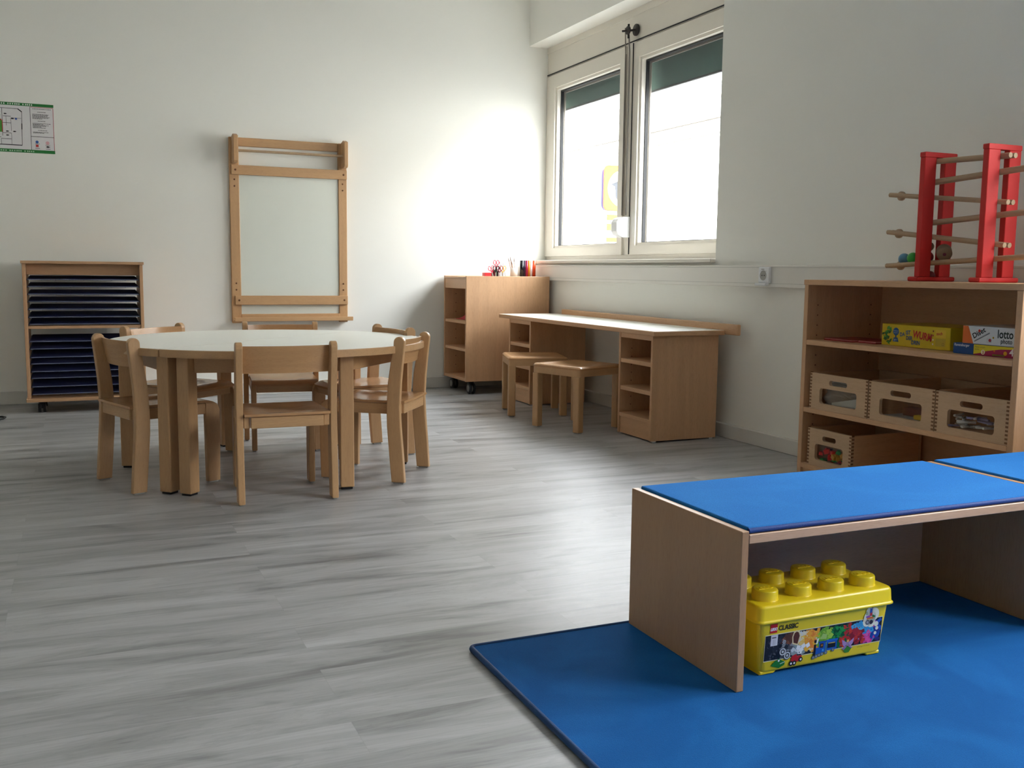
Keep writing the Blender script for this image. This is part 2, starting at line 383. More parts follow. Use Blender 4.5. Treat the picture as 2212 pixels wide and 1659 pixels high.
def window(name, Y0, Y1, Z0, Z1, splits, right_sash_y, opener):
    X0 = 3.80; X1 = 3.88
    root = bpy.data.objects.new(name, None); C.objects.link(root); base = Vector((X0, (Y0+Y1)/2, Z0)); root.location = base*S; LOC[root.name] = base; root['kind'] = 'structure'
    zt = 2.66
    f = MB().mat(frame_m)
    f.box(X0+.012, X1, Y0, Y1, Z0+.002, 1.126, .002)               # bottom rail
    f.box(X0+.004, X1, Y0, Y1, zt+.008, Z1, .002)                   # header panel
    f.box(X0-.004, X1, Y0, Y1, Z1-.05, Z1, .002)
    f.box(X0+.012, X1, Y0, splits[0][0], 1.126, zt+.01, .002)
    f.box(X0+.012, X1, splits[-1][1], Y1, 1.126, zt+.01, .002)
    for a, b in zip(splits[:-1], splits[1:]): f.box(X0+.012, X1, a[1], b[0], 1.126, zt+.01, .002)
    f.build('window_frame', root)
    MB().mat(gasket).box(X0-.001, X0+.010, Y0, Y1, 2.672, 2.680, 0).build('seam', root, 'dark seam line across the header')
    MB().mat(frame_m).box(XW-.035, X0+.01, Y0+.003, Y1-.003, Z0+.001, Z0+.026, .004).build('window_sill', root)
    for (a, b) in splits:
        sa = MB().mat(frame_m); t = .125; ta = .095
        ga, gb, g0, g1 = a+(.095 if a > Y0+.05 else .125), b-.095 if b < Y1-.1 else b-.175, 1.215, 2.53
        # sash frame with a stepped glazing rebate
        sa.plate([(a, 1.126), (b, 1.126), (b, zt), (a, zt)], [[(ga-.02, g0-.02), (gb+.02, g0-.02), (gb+.02, g1+.02), (ga-.02, g1+.02)][::-1]], 'x', X0-.004, X0+.045)
        sa.plate([(ga-.024, g0-.024), (gb+.024, g0-.024), (gb+.024, g1+.024), (ga-.024, g1+.024)], [[(ga, g0), (gb, g0), (gb, g1), (ga, g1)][::-1]], 'x', X0+.012, X0+.06)
        so = sa.build('sash', root)
        MB().mat(gasket).plate([(ga-.001, g0-.001), (gb+.001, g0-.001), (gb+.001, g1+.001), (ga-.001, g1+.001)], [[(ga+.008, g0+.004), (gb-.008, g0+.004), (gb-.008, g1-.012), (ga+.008, g1-.012)][::-1]], 'x', X0+.045, X0+.07).build('gasket', so)
        MB().mat(steel).plate([(ga-.001, g0-.001), (gb+.001, g0-.001), (gb+.001, g1+.001), (ga-.001, g1+.001)], [[(ga+.018, g0+.008), (gb-.018, g0+.008), (gb-.018, g1-.024), (ga+.018, g1-.024)][::-1]], 'x', X0+.075, X0+.085).build('spacer', so)
        MB().mat(glass).box(X0+.058, X0+.066, ga-.01, gb+.01, g0-.01, g1+.01, 0).build('glass_pane', so)
    return root
w1 = window('window_1', 5.108, 7.918, 1.062, 2.904, [(5.125, 6.455), (6.575, 7.915)], 0, True)
w2 = window('window_2', -.6, 2.4, 1.062, 2.904, [(-.58, .87), (.93, 2.38)], 0, False)
# fanlight opener beside the middle post of window_1
mb = MB().mat(steel)
mb.tube([(3.765, 6.535, 2.78), (3.772, 6.535, 2.60), (3.772, 6.535, 1.42)], .0045, 8)
mb.tube([(3.760, 6.475, 2.74), (3.772, 6.475, 2.60), (3.772, 6.475, 1.42)], .0055, 8)
mb.box(3.785, 3.795, 6.553, 6.562, 1.42, 2.60, .002)
mb.build('opener_rod', w1)
MB().mat(gasket).box(3.790, 3.797, 6.455, 6.461, 1.130, 2.66, 0).build('gap_seal', w1)
mb = MB().mat(blackmet)
mb.lathe([(.001, -.006), (.042, -.006), (.042, .006), (.001, .006)], (3.79, 6.42, 2.745), 20, 'x')
mb.lathe([(.001, -.006), (.03, -.006), (.03, .006), (.001, .006)], (3.745, 6.46, 2.745), 20, 'x')
mb.tube([(3.79, 6.42, 2.745), (3.72, 6.50, 2.745)], .008, 8)
mb.tube([(3.75, 6.46, 2.79), (3.75, 6.46, 2.69)], .008, 8)
mb.build('opener_bracket', w1)
hb = MB().mat(white_pl)
hb.prism([(3.795, 1.253), (3.74, 1.255), (3.70, 1.272), (3.683, 1.30), (3.683, 1.365), (3.70, 1.39), (3.74, 1.405), (3.795, 1.408)], 'y', 6.452, 6.54, .006, 2)
hb.build('opener_handle', w1)
# outside blinds above each casement
for nm, (a, b, z), lab in (('roller_blind', (6.62, 8.02, 2.392), 'dark green outside blind pulled part way down behind the casement by the back wall'),
                           ('roller_blind', (5.15, 6.52, 2.326), 'dark green outside blind hanging slightly lower behind the casement next to the white wall pier')):
    m_ = MB().mat(green_fab)
    m_.box(3.945, 3.955, a, b, z, 2.95, 0)
    t_ = m_.build(nm); tag(t_, lab, 'blind', 'outside window blinds')
    MB().mat(gasket).box(3.94, 3.96, a, b, z-.010, z+.004, .002).build('hem_bar', t_)

# ------------------------------------------------------------------ outside
struct(MB().mat(plain('asphalt', '#8c8c8a', .9, bump=.3, bscale=40)).box(WX, 40, -30, 60, -1.2, -1.0, 0).build('ground'))
fac = plain('pale_render', '#efece6', .9); rooft = plain('pale_tiles', '#d8d2cb', .8, var=.1)
h = thing('house', 'pale rendered house across the street with a tiled roof and a cornice', 'building', (20, 10, -1))
MB().mat(fac).box(14, 26, -25, 27.45, -1, 4.25, 0).build('facade', h)
MB().mat(plain('cornice_stone', '#c9c5be', .8)).box(13.7, 14.02, -25, 27.6, 4.10, 4.20, .02).box(13.75, 14.02, -25, 27.6, 4.25, 4.56, .02).build('cornice', h)
MB().mat(plain('gutter_metal', '#9aa2b2', .5)).tube([(13.6, -25, 4.63), (13.6, 28.2, 4.63)], .05, 8).tube([(13.7, 27.4, 4.6), (13.85, 27.4, 4.1), (13.85, 27.4, -1)], .05, 6).build('gutter', h)
rf = MB().mat(rooft)
for i in range(5): rf.box(13.55+i*1.2, 14.95+i*1.2, -25, 28.2, 4.62+i*.73, 4.66+i*.73, .01)
rf.mat(rooft).prism([(13.6, 4.6), (26, 4.6), (20, 8.5)], 'y', -25, 28.1)
rf.build('roof', h)
for i, (yy, zz) in enumerate(((20.5, .9), (23.3, .9), (20.5, 2.6), (23.3, 2.6), (17, .9), (17, 2.6))):
    q = MB().mat(pm('#8f9296')).box(13.96, 14.02, yy, yy+1.1, zz-.8, zz+.5, .01).build('window', h)
sg = thing('street_sign', 'yellow street sign with a white disc, seen through the left casement', 'sign', (8.97, 15.5, -1))
MB().mat(pm('#3c4468')).prism(rrect(8.50, 9.30, 2.05, 2.85, .1), 'y', 15.5, 15.56)
MB().mat(pm('#3c4468')).prism(rrect(8.56, 9.36, 2.08, 2.82, .1), 'y', 15.562, 15.75).build('sign_case', sg)
p = Print((0, 15.49, 0), (1, 0, 0), (0, 0, 1), .004)
p.poly(rrect(8.555, 9.38, 2.065, 2.86, .1), pm('#c83000')).poly(rrect(8.575, 9.36, 2.085, 2.84, .09), pm('#f2a200'), 2)
p.disc(8.972, 2.46, .33, pm('#ffffff'), 3, n=36).poly([(8.70, 2.53), (8.78, 2.49), (8.80, 2.30), (8.88, 2.2), (9.0, 2.17), (9.15, 2.25), (9.2, 2.45), (9.1, 2.62), (8.95, 2.68), (8.82, 2.58)], pm('#20242c'), 4)
p.build('sign_face', sg)
MB().mat(pm('#9a9aa8')).tube([(8.97, 15.62, -1), (8.97, 15.62, 2.1)], .05, 10).build('pole', sg)
s2 = thing('street_sign', 'small striped yellow panel mounted below the round-disc sign outside', 'sign', (8.9, 15.5, 1.3))
MB().mat(pm('#ffffff')).box(8.60, 9.2, 15.45, 15.55, 1.36, 2.02, .01).build('panel', s2)
p = Print((0, 15.447, 0), (1, 0, 0), (0, 0, 1), .004)
for z0, z1 in ((1.9, 2.0), (1.72, 1.84), (1.52, 1.60)): p.rect(8.61, 9.19, z0, z1, pm('#f2b000'))
p.build('stripes', s2)
MB().mat(pm('#9a9aa8')).box(8.955, 8.985, 15.55, 15.569, 1.5, 1.9, 0).build('bracket', s2)

# ------------------------------------------------------------------ easel board on the back wall
Y = 7.86
t = thing('wall_easel', 'beech-framed white drawing board with a paper-roll bar, hung on the back wall', 'drawing board', (1.56, 7.898, .57))
MB().mat(board_m).box(1.15, 1.96, 7.875, 7.884, .63, 1.76, .001).build('board', t)
for x0, x1 in ((1.100, 1.172), (1.942, 2.010)):
    st = MB().mat(cz).box(x0, x1, 7.862, 7.897, .57, 1.985, .004).build('stile', t)
    for z in (1.668, 1.618, .878, .828): MB().mat(endg).lathe([(1e-4, 0), (.0065, 0), (.0065, .002), (1e-4, .002)], ((x0+x1)/2, 7.8595, z), 12, 'y').build('screw', st)
MB().mat(cx).box(1.172, 1.942, 7.872, 7.897, 1.92, 1.985, .003).build('top_rail', t)
for z0, z1, a in ((1.703, 1.775, 1.112), (.712, .783, 1.122)):
    rl = MB().mat(cx).box(a, 2.006, 7.838, 7.861, z0, z1, .003).build('clamp_rail', t)
    for x in (a+.03, 1.978): MB().mat(endg).lathe([(1e-4, 0), (.008, 0), (.008, .002), (1e-4, .002)], (x, 7.8365, (z0+z1)/2), 12, 'y').build('bolt', rl)
for x0, x1 in ((1.118, 1.172), (1.962, 2.012)):
    MB().mat(cz).prism([(7.862, 1.787), (7.862, 1.985), (7.79, 2.0), (7.74, 1.985), (7.74, 1.80), (7.76, 1.787)], 'x', x0, x1-.02, .003).build('bracket', t)
MB().mat(pinl).tube([(1.13, 7.80, 1.880), (2.0, 7.80, 1.880)], .010, 12).build('roll_bar', t)
MB().mat(cx).box(1.17, 1.945, 7.855, 7.897, .60, .640, .003).box(1.105, 2.036, 7.79, 7.861, .585, .600, .003).box(1.108, 2.036, 7.785, 7.797, .585, .617, .003).build('pen_tray', t)

# evacuation plan
t = thing('evacuation_plan', 'laminated evacuation floor plan with green bars taped to the wall', 'poster', (-.345, 7.899, 1.789))
MB().mat(pm('#e6e4e6', .35)).box(-.60, -.101, 7.8965, 7.8995, 1.789, 2.131, 0).build('sheet', t)
p = Print((-.60, 7.8964, 1.789), (1, 0, 0), (0, 0, 1), .0004)
G = pm('#1f7a35'); K = pm('#2c2c30'); Rr = pm('#b02a2a')
p.rect(0, .499, .322, .342, G).rect(0, .499, 0, .022, G)
for i in range(26):
    x = .02+i*.0135+random.uniform(-.002, .002)
    if i % 7 != 6: p.rect(x, x+.007, .327, .337, pm('#e8efe6'), 2); p.rect(x, x+.008, .006, .015, pm('#b8d8b8'), 2)
p.line((.348, .022), (.348, .318), .003, K).line((.348, .115), (.495, .115), .003, K).line((.495, .022), (.495, .318), .003, Rr).line((.348, .318), (.495, .318), .003, Rr)
W_ = [((.02, .05), (.29, .05), .006), ((.29, .05), (.295, .28), .003), ((.295, .28), (.27, .30), .007), ((.27, .30), (.02, .30), .003), ((.16, .05), (.16, .09), .002), ((.225, .05), (.225, .13), .002), ((.16, .09), (.225, .09), .003), ((.08, .10), (.16, .10), .003), ((.08, .05), (.08, .10), .002),
      ((.17, .13), (.225, .13), .003), ((.17, .11), (.17, .30), .003), ((.225, .145), (.225, .235), .002), ((.195, .18), (.195, .245), .002), ((.17, .20), (.225, .20), .003), ((.175, .245), (.225, .245), .003), ((.225, .235), (.29, .235), .002), ((.14, .22), (.14, .30), .002), ((.08, .245), (.14, .245), .003), ((.08, .27), (.14, .27), .002), ((.292, .16), (.293, .20), .006), ((.02, .13), (.02, .25), .003)]
for a, b, w_ in W_: p.line(a, b, w_, K, 2)
p.rect(.08, .17, .135, .215, pm('#4f9a38')).line((.17, .135), (.17, .22), .005, Rr, 3).rect(.122, .140, .158, .172, pm('#b3201e'), 3).rect(.147, .165, .214, .224, pm('#a02a26'), 3).disc(.257, .230, .007, pm('#2a4fa0'), 3)
for x, y in ((.19, .262), (.15, .25), (.15, .275), (.235, .23), (.20, .142), (.245, .142), (.20, .115)):
    p.poly([(x-.008, y-.004), (x+.004, y-.004), (x+.012, y), (x+.004, y+.004), (x-.008, y+.004)], K, 3)
for i, y in enumerate((.305, .283, .268, .262, .256, .250, .244, .238, .222, .205, .199, .193, .187, .181, .175, .158, .145, .139)):
    L_ = (.12, .05, .10, .09, .09, .11, .1, .06, .04, .11, .07, .1, .08, .05, .07, .05, .09, .06)[i]
    x = .362 if i not in (1, 8, 15) else .395
    x2 = x
    while x2 < x+L_: ww = random.uniform(.006, .016); p.rect(x2, x2+ww-.002, y, y+.0035, pm('#4a484c'), 2); x2 += ww
p.disc(.385, .078, .010, pm('#2e5fb0'), 2).rect(.376, .394, .043, .060, pm('#c02828'), 2).ring(.452, .074, .011, .003, pm('#d06070'), 2).disc(.452, .074, .004, pm('#d06070'), 2)
p.poly([(.440, .047), (.452, .040), (.470, .047), (.452, .054)], K, 2)
for x, y in ((.372, .064), (.372, .033), (.438, .058), (.440, .031)): p.rect(x, x+.03, y, y+.003, pm('#55535a'), 2)
p.build('printed_plan', t)

# ------------------------------------------------------------------ wheels
def caster(parent, x, y, zt, name='caster'):
    c = MB().mat(black).box(x-.022, x+.022, y-.022, y+.022, zt-.012, zt-.001, .003).box(x-.010, x+.010, y-.016, y+.010, zt-.05, zt-.008, .003).build(name, parent)
    r = (zt-.014)/2
    m_ = MB().mat(black)
    for s_ in (-1, 1):
        m_.lathe([(r*.5, -.009), (r*.92, -.009), (r, -.005), (r, .005), (r*.92, .009), (r*.5, .009)], (x+s_*.016, y-.01, r+.0005), 20, 'x')
        m_.mat(grey_pl).lathe([(1e-4, -.0095), (r*.62, -.0095), (r*.62, .0095), (1e-4, .0095)], (x+s_*.016, y-.01, r+.0005), 18, 'x'); m_.mat(black)
    m_.build('wheel', c); return c

# ------------------------------------------------------------------ drying rack
t = thing('drying_rack', 'wooden paper-drying rack full of navy wire trays on castors', 'drying rack', (.05, 7.6, 0))
t['label'] = 'wooden paper-drying rack full of navy wire trays, on castors against the back wall'
MB().mat(wx).box(-.333, .437, 7.34, 7.80, 1.010, 1.029, .003).build('top', t)
for x0, x1 in ((-.326, -.304), (.408, .430)): MB().mat(wz).box(x0, x1, 7.36, 7.79, .1, 1.010, .002).build('side_panel', t)
MB().mat(wx).box(-.304, .408, 7.37, 7.79, .572, .592, .002).build('middle_shelf', t)
MB().mat(wx).box(-.333, .437, 7.34, 7.80, .077, .100, .003).build('bottom', t)
MB().mat(wx).box(-.304, .408, 7.775, 7.79, .10, .19, .002).build('back_rail', t)
MB().mat(wx).box(-.304, .408, 7.46, 7.475, .935, 1.010, .002).build('front_apron', t)
for x in (-.24, .35):
    for y in (7.42, 7.72): caster(t, x, y, .077)
tr = MB().mat(navy)
xa, xb, ya, yb = -.298, .402, 7.365, 7.775; dz = .020
def zz(y): return (y-ya)/(yb-ya)*dz
n = 17
for i in range(n+1):
    tr.mat(pm('#6d7490') if i == 0 else navy)
    y = ya+(yb-ya)*i/n; r = .0035 if i in (0, n) else .0028
    tr.tube([(xa+.004, y, zz(y)), (xb-.004, y, zz(y))], r, 4, caps=False)
for i in range(9):
    x = xa+(xb-xa)*i/8; r = .0038 if i in (0, 8) else .0026
    tr.tube([(x, ya-.003, -.004), (x, yb, dz-.004)], r, 4, caps=False)
tr.mat(navy); tr0 = tr.build('tray', t)
zs = [.905, .857, .806, .756, .705, .652, .604, .487, .437, .380, .336, .283, .238, .180, .128]
tr0.location.z = zs[0]*S
for z in zs[1:]:
    c = tr0.copy(); C.objects.link(c); c.parent = t; c.location.z = z*S

# black cable end at the left
cb = MB().mat(black).tube([(-.75, 7.35, .006), (-.62, 7.30, .006), (-.52, 7.25, .006), (-.470, 7.21, .008), (-.452, 7.165, .010), (-.462, 7.12, .008), (-.50, 7.09, .006), (-.60, 7.10, .006), (-.75, 7.05, .006)], .006, 8).build('cable')
tag(cb, 'black cable loop lying on the floor at the left edge', 'cable')

# ------------------------------------------------------------------ chairs
def make_chair():
    t = thing('kids_chair', '', 'chair', (0, 0, 0), 0, 'small beech chairs around the round table')
    hw = .213; lt = .029
    prof_r = [(.000, .006), (.064, .006), (.074, .12), (.086, .27), (.088, .36), (.080, .48), (.062, .60), (.053, .640)]+[(.0255+.0265*math.cos(PI*k/10), .664+.0265*math.sin(PI*k/10)) for k in range(11)]+[(.001, .640), (.006, .60), (.018, .48), (.024, .36), (.020, .27), (.008, .12)]
    prof_f = [(.366, .006), (.428, .006), (.432, .20), (.432, .34), (.424, .362), (.408, .374), (.385, .376), (.362, .376), (.362, .30), (.364, .15)]
    for s_ in (-1, 1):
        x0, x1 = sorted((s_*hw, s_*(hw-lt)))
        l = MB().mat(cz).prism(prof_r, 'x', x0, x1, .004, 2).build('leg', t)
        MB().mat(grey_pl).box(x0+.006, x1-.006, .008, .056, .0003, .006, 0).build('glide', l)
        x0, x1 = sorted((s_*(hw-lt-.001), s_*(hw-2*lt)))
        l = MB().mat(cz).prism(prof_f, 'x', x0, x1, .004, 2).build('leg', t)
        MB().mat(grey_pl).box(x0+.006, x1-.006, .374, .420, .0003, .006, 0).build('glide', l)
        MB().mat(cy).box(x0, x1, .030, .3615, .325, .375, .003).build('side_rail', t)
    ix = hw-2*lt-.001
    MB().mat(cx).box(-ix, ix, .018, .040, .325, .374, .003).build('rear_rail', t)
    MB().mat(cx).box(-ix, ix, .395, .412, .322, .370, .003).build('front_rail', t)
    def seat(u, v):
        x = (u-.5)*2; y = v
        X = x*(hw-lt-.003)*(1-.02*v) ; Yy = .010+y*.412
        Z = .377-.013*math.exp(-((x/.62)**4))*math.exp(-(((y-.45)/.34)**4))
        if y > .86: Z -= ((y-.86)/.14)**2*.020
        return (X, Yy, Z), (0, 0, 1)
    MB().mat(ply).sheet(seat, 20, 20, .011).build('seat', t)
    def back(u, v):
        x = (u-.5)*2; z = .556+v*.116
        yy = .048-.030*(1-x*x)-(v-.5)*.022
        n_ = Vector((-.3*x, 1, 0)).normalized()
        return (x*(hw-lt+.002), yy, z), tuple(n_)
    MB().mat(ply).sheet(back, 18, 8, .013).build('backrest', t)
    return t
ch0 = make_chair()
CH = [(.806, 4.166, 88.8, 'small beech chair nearest the camera, its back turned, between the front table legs'),
      (.1265, 4.748, 19.5, 'small beech chair at the left end of the round table, facing right'),
      (.356, 5.660, -48.2, 'small beech chair behind the table on the left, in front of the drying rack'),
      (1.083, 5.822, 263, 'small beech chair at the far side of the table, directly below the easel board'),
      (1.622, 5.253, 190, 'small beech chair behind the table on the right, partly hidden by the chair in front'),
      (1.497, 4.516, 144.5, 'small beech chair at the near right of the table, its curved back facing the camera')]
for i, (x, y, a, lab) in enumerate(CH):
    o = ch0 if i == 0 else copy_tree(ch0)
    o.location = (x*S, y*S, 0); o.rotation_euler = (0, 0, math.radians(a-90)); o['label'] = lab

# ------------------------------------------------------------------ round table in two halves
TC = Vector((.88, 4.98)); TR = .765; TZ = .648; seam = math.radians(42.3)
def half_table(side, legs, lab):
    t = thing('half_round_table', lab, 'table', (TC.x, TC.y, 0), 0, 'two half-round tables pushed together')
    n_ = Vector((-math.sin(seam), math.cos(seam)))*side; d_ = Vector((math.cos(seam), math.sin(seam)))
    a0 = seam if side > 0 else seam+PI
    def arc(r, off, k=64):
        pts = []
        da = math.asin(off/r)
        for i in range(k+1):
            a = a0+da+(PI-2*da)*i/k; pts.append((TC.x+r*math.cos(a), TC.y+r*math.sin(a)))
        return pts
    tp = MB().mat(cx).prism(arc(TR, .0046), 'z', TZ-.035, TZ-.001, .003, 2).build('tabletop', t)
    MB().mat(white_lam).prism(arc(TR-.007, .0047), 'z', TZ-.0012, TZ, 0).build('laminate', tp, 'white laminate surface')
    for i in range(len(legs)-1):
        a = Vector(legs[i][:2]); b = Vector(legs[i+1][:2]); dd = (b-a); L_ = dd.length; ang = math.atan2(dd.y, dd.x)
        m_ = MB().mat(cx); m_.T = Matrix.Translation((a.x, a.y, 0)) @ Matrix.Rotation(ang, 4, 'Z')
        m_.box(.0315, L_-.0315, -.012, .012, .541, TZ-.036, .002).build('apron', t)
    a = Vector(legs[0][:2]); b = Vector(legs[-1][:2]); dd = b-a; ang = math.atan2(dd.y, dd.x)
    m_ = MB().mat(cx); m_.T = Matrix.Translation((a.x, a.y, 0)) @ Matrix.Rotation(ang, 4, 'Z')
    m_.box(.0315, dd.length-.0315, -.012, .012, .541, TZ-.036, .002).build('apron', t)
    for (x, y, ang) in legs:
        m_ = MB().mat(cz); m_.T = Matrix.Translation((x, y, 0)) @ Matrix.Rotation(math.radians(ang), 4, 'Z')
        l = m_.box(-.031, .031, -.031, .031, .010, TZ-.036, .005, 2).build('leg', t)
        m_ = MB().mat(black); m_.T = Matrix.Translation((x, y, 0)) @ Matrix.Rotation(math.radians(ang), 4, 'Z')
        m_.box(-.024, .024, -.024, .024, .0003, .010, .001).build('foot', l)
    return t
half_table(-1, [(.4275, 4.473, 45), (1.105, 4.362, -8), (1.515, 4.83, 70), (1.408, 5.395, 42)], 'half-round white-topped table on the near side of the seam, closest to the camera')
half_table(1, [(.351, 4.541, 45), (.215, 5.22, 70), (.74, 5.655, 15), (1.325, 5.47, 42)], 'half-round white-topped table on the far side of the seam, towards the easel board')

# ------------------------------------------------------------------ rolling craft cart in the corner
t = thing('craft_cart', 'beech storage cart on castors in the corner, open shelves on its left end', 'cabinet', (3.21, 7.62, 0))
X0, X1, Y0, Y1, Z0, Z1 = 2.84, 3.575, 7.35, 7.872, .105, .952
MB().mat(wz).box(X0, X1, Y0, Y0+.022, Z0, Z1, .002).build('front_panel', t)
MB().mat(wz).box(X0, X1, Y1-.022, Y1, Z0, Z1, .002).build('rear_panel', t)
MB().mat(wy).box(X1-.022, X1, Y0+.022, Y1-.022, Z0, Z1-.01, .002).build('end_panel', t)
MB().mat(wy).box(X0+.001, X1-.022, Y0+.022, Y1-.022, Z0+.002, Z0+.026, .002).build('bottom', t)
MB().mat(wx).box(X0, X1-.022, Y0+.022, Y1-.022, Z1-.022, Z1-.006, .002).build('top', t)
MB().mat(wy).box(X0+.004, X0+.022, Y0+.022, Y1-.022, .85, Z1-.022, .002).build('fascia', t)
for z in (.592, .370): MB().mat(wy).box(X0+.006, X1-.3, Y0+.022, Y1-.022, z-.024, z, .002).build('shelf', t)
MB().mat(wy).box(X1-.3, X1-.28, Y0+.022, Y1-.022, Z0+.026, Z1-.022, .001).build('divider', t)
hp = MB().mat(endg)
for z in [.2+i*.075 for i in range(9)]: hp.lathe([(1e-4, 0), (.004, 0), (.004, -.0015), (1e-4, -.0015)], (X0+.10, Y1-.0225, z), 8, 'y')
hp.build('peg_holes', t)
for x in (2.905, 3.51):
    for y in (7.41, 7.81): caster(t, x, y, Z0)
cl = MB().mat(pm('#b8323a', .7))
def cloth(u, v):
    x = 2.90+u*.2; y = 7.40+v*.34
    e = min(u, 1-u, v, 1-v)
    return (x, y, .594+.045*min(1, e*5)*(.55+.45*math.sin(9*u+4*v)*math.sin(7*v+1))), (0, 0, 1)
cl.sheet(cloth, 14, 14, .004)
tag(cl.build('folded_cloth'), 'red crumpled cloth on the upper open shelf of the corner cart', 'cloth')

# ---- things standing on the cart
zt = Z1-.0058; YY = 7.60
o = MB().mat(pm('#e0202a', .3)).box(3.088, 3.150, YY-.03, YY+.03, zt, zt+.034, .004, 2).build('red_box'); tag(o, 'small red box at the left of the things on the corner cart', 'box')
def scissors(x, y, tilt, col, lab, zb):
    t = thing('scissors', lab, 'scissors', (x, y, zb), 0, 'scissors standing in the block on the cart')
    M = Matrix.Translation((x, y, zb)) @ Matrix.Rotation(tilt, 4, 'Y')
    for s_ in (-1, 1):
        m_ = MB().mat(pm(col, .35)); m_.T = M
        m_.tube([(s_*.014+.012*math.cos(a*2*PI/14), 0, .072+.018*math.sin(a*2*PI/14)) for a in range(14)], .0035, 6, closed=True)
        m_.tube([(s_*.010, 0, .054), (s_*.002, 0, .036)], .004, 6)
        m_.build('handle', t)
        m_ = MB().mat(steel); m_.T = M
        m_.box(s_*.002-.004, s_*.002+.004, -.0015+s_*.0016, .0012+s_*.0016, .0, .038, .0005).build('blade', t)
    return t
bl = thing('scissor_block', 'dark red and green block holding scissors on the corner cart', 'holder', (3.19, 7.60, zt))
MB().mat(pm('#6d1020')).box(3.165, 3.187, 7.58, 7.62, zt, zt+.055, .004).build('holder_cup', bl)
MB().mat(pm('#0f5a3a')).box(3.188, 3.203, 7.58, 7.62, zt, zt+.06, .004).build('holder_cup', bl)
MB().mat(pm('#3a0f1e')).box(3.204, 3.219, 7.58, 7.62, zt, zt+.05, .004).build('holder_cup', bl)
scissors(3.160, 7.565, -.25, '#d23a58', 'pink-handled scissors leftmost in the group on the cart', zt)
scissors(3.183, 7.563, 0, '#20242c', 'black-handled scissors on the corner cart', zt)
scissors(3.215, 7.555, .0, '#7a1530', 'dark red scissors with low handles on the corner cart', zt)
scissors(3.217, 7.636, .0, '#f03858', 'bright red scissors sticking up highest on the corner cart', zt+.046)
scissors(3.247, 7.57, .05, '#f2a81e', 'yellow-orange scissors right of the scissor block', zt-.0)
# thin sticks and paint brushes
BR = [((3.262, 7.61), (3.240, 7.62), .125, .0022, '#8a8a88', 'thin grey knitting-needle-like stick, leftmost of the upright sticks'),
      ((3.290, 7.61), (3.268, 7.62), .120, .0022, '#8a8a88', 'second thin grey stick on the corner cart, left of the brushes')]
for (b_, t_, h_, r_, c_, lab) in BR:
    o = MB().mat(pm(c_)).tube([(b_[0], b_[1], zt+.004), (t_[0], t_[1], zt+h_)], r_, 6).build('stick'); tag(o, lab, 'stick')
pot = thing('brush_pot', 'pale translucent pot holding paint brushes on the corner cart', 'pot', (3.36, 7.62, zt))
MB().mat(pm('#d9d5cf', .3)).lathe([(.001, 0), (.030, 0), (.033, .075), (.030, .075), (.028, .004), (.001, .004)], (3.372, 7.62, zt), 20).build('pot_wall', pot)
for dx, tx, h_, c_, lab in ((-.012, -.054, .160, '#b98a66', 'paint brush with a brown handle leaning furthest left in the pot'), (-.006, -.036, .168, '#8c6a50', 'tallest paint brush in the pot on the cart'), (.002, -.022, .130, '#c8a17c', 'pale wooden paint brush in the middle of the pot'), (.012, -.002, .160, '#c9bdb0', 'thin light paint brush standing upright at the right of the pot')):
    o = thing('paint_brush', lab, 'paint brush', (3.372+dx, 7.62, zt+.006), 0, 'paint brushes in the pot')
    q = .62
    MB().mat(pm(c_)).tube([(3.372+dx, 7.62, zt+.006), (3.372+dx+(tx-dx)*.8, 7.62, zt+h_*.8)], .003, 6).build('handle', o)
    MB().mat(pm('#7a6a5c')).tube([(3.372+dx+(tx-dx)*.8, 7.62, zt+h_*.8), (3.372+tx, 7.62, zt+h_)], [.0042, .002], 6).build('bristles', o)
for x, r_, c_, lab in ((3.444, .017, '#17171c', 'black foil roll, leftmost of the upright rolls'), (3.468, .009, '#2a1230', 'slim dark purple roll beside the black roll'), (3.487, .012, '#a01840', 'magenta foil roll among the upright rolls'), (3.507, .010, '#e09020', 'orange-gold foil roll among the upright rolls'), (3.529, .0115, '#f4f0fa', 'white roll among the upright rolls'), (3.556, .014, '#ee5a30', 'orange-red foil roll, rightmost of the upright rolls')):
    o = MB().mat(pm(c_, .2)).lathe([(.001, 0), (r_, 0), (r_, .138), (r_*.75, .138), (r_*.75, .136), (.001, .136)], (x-.008, 7.60, zt), 18).build('foil_roll'); tag(o, lab, 'roll', 'foil rolls on the cart')

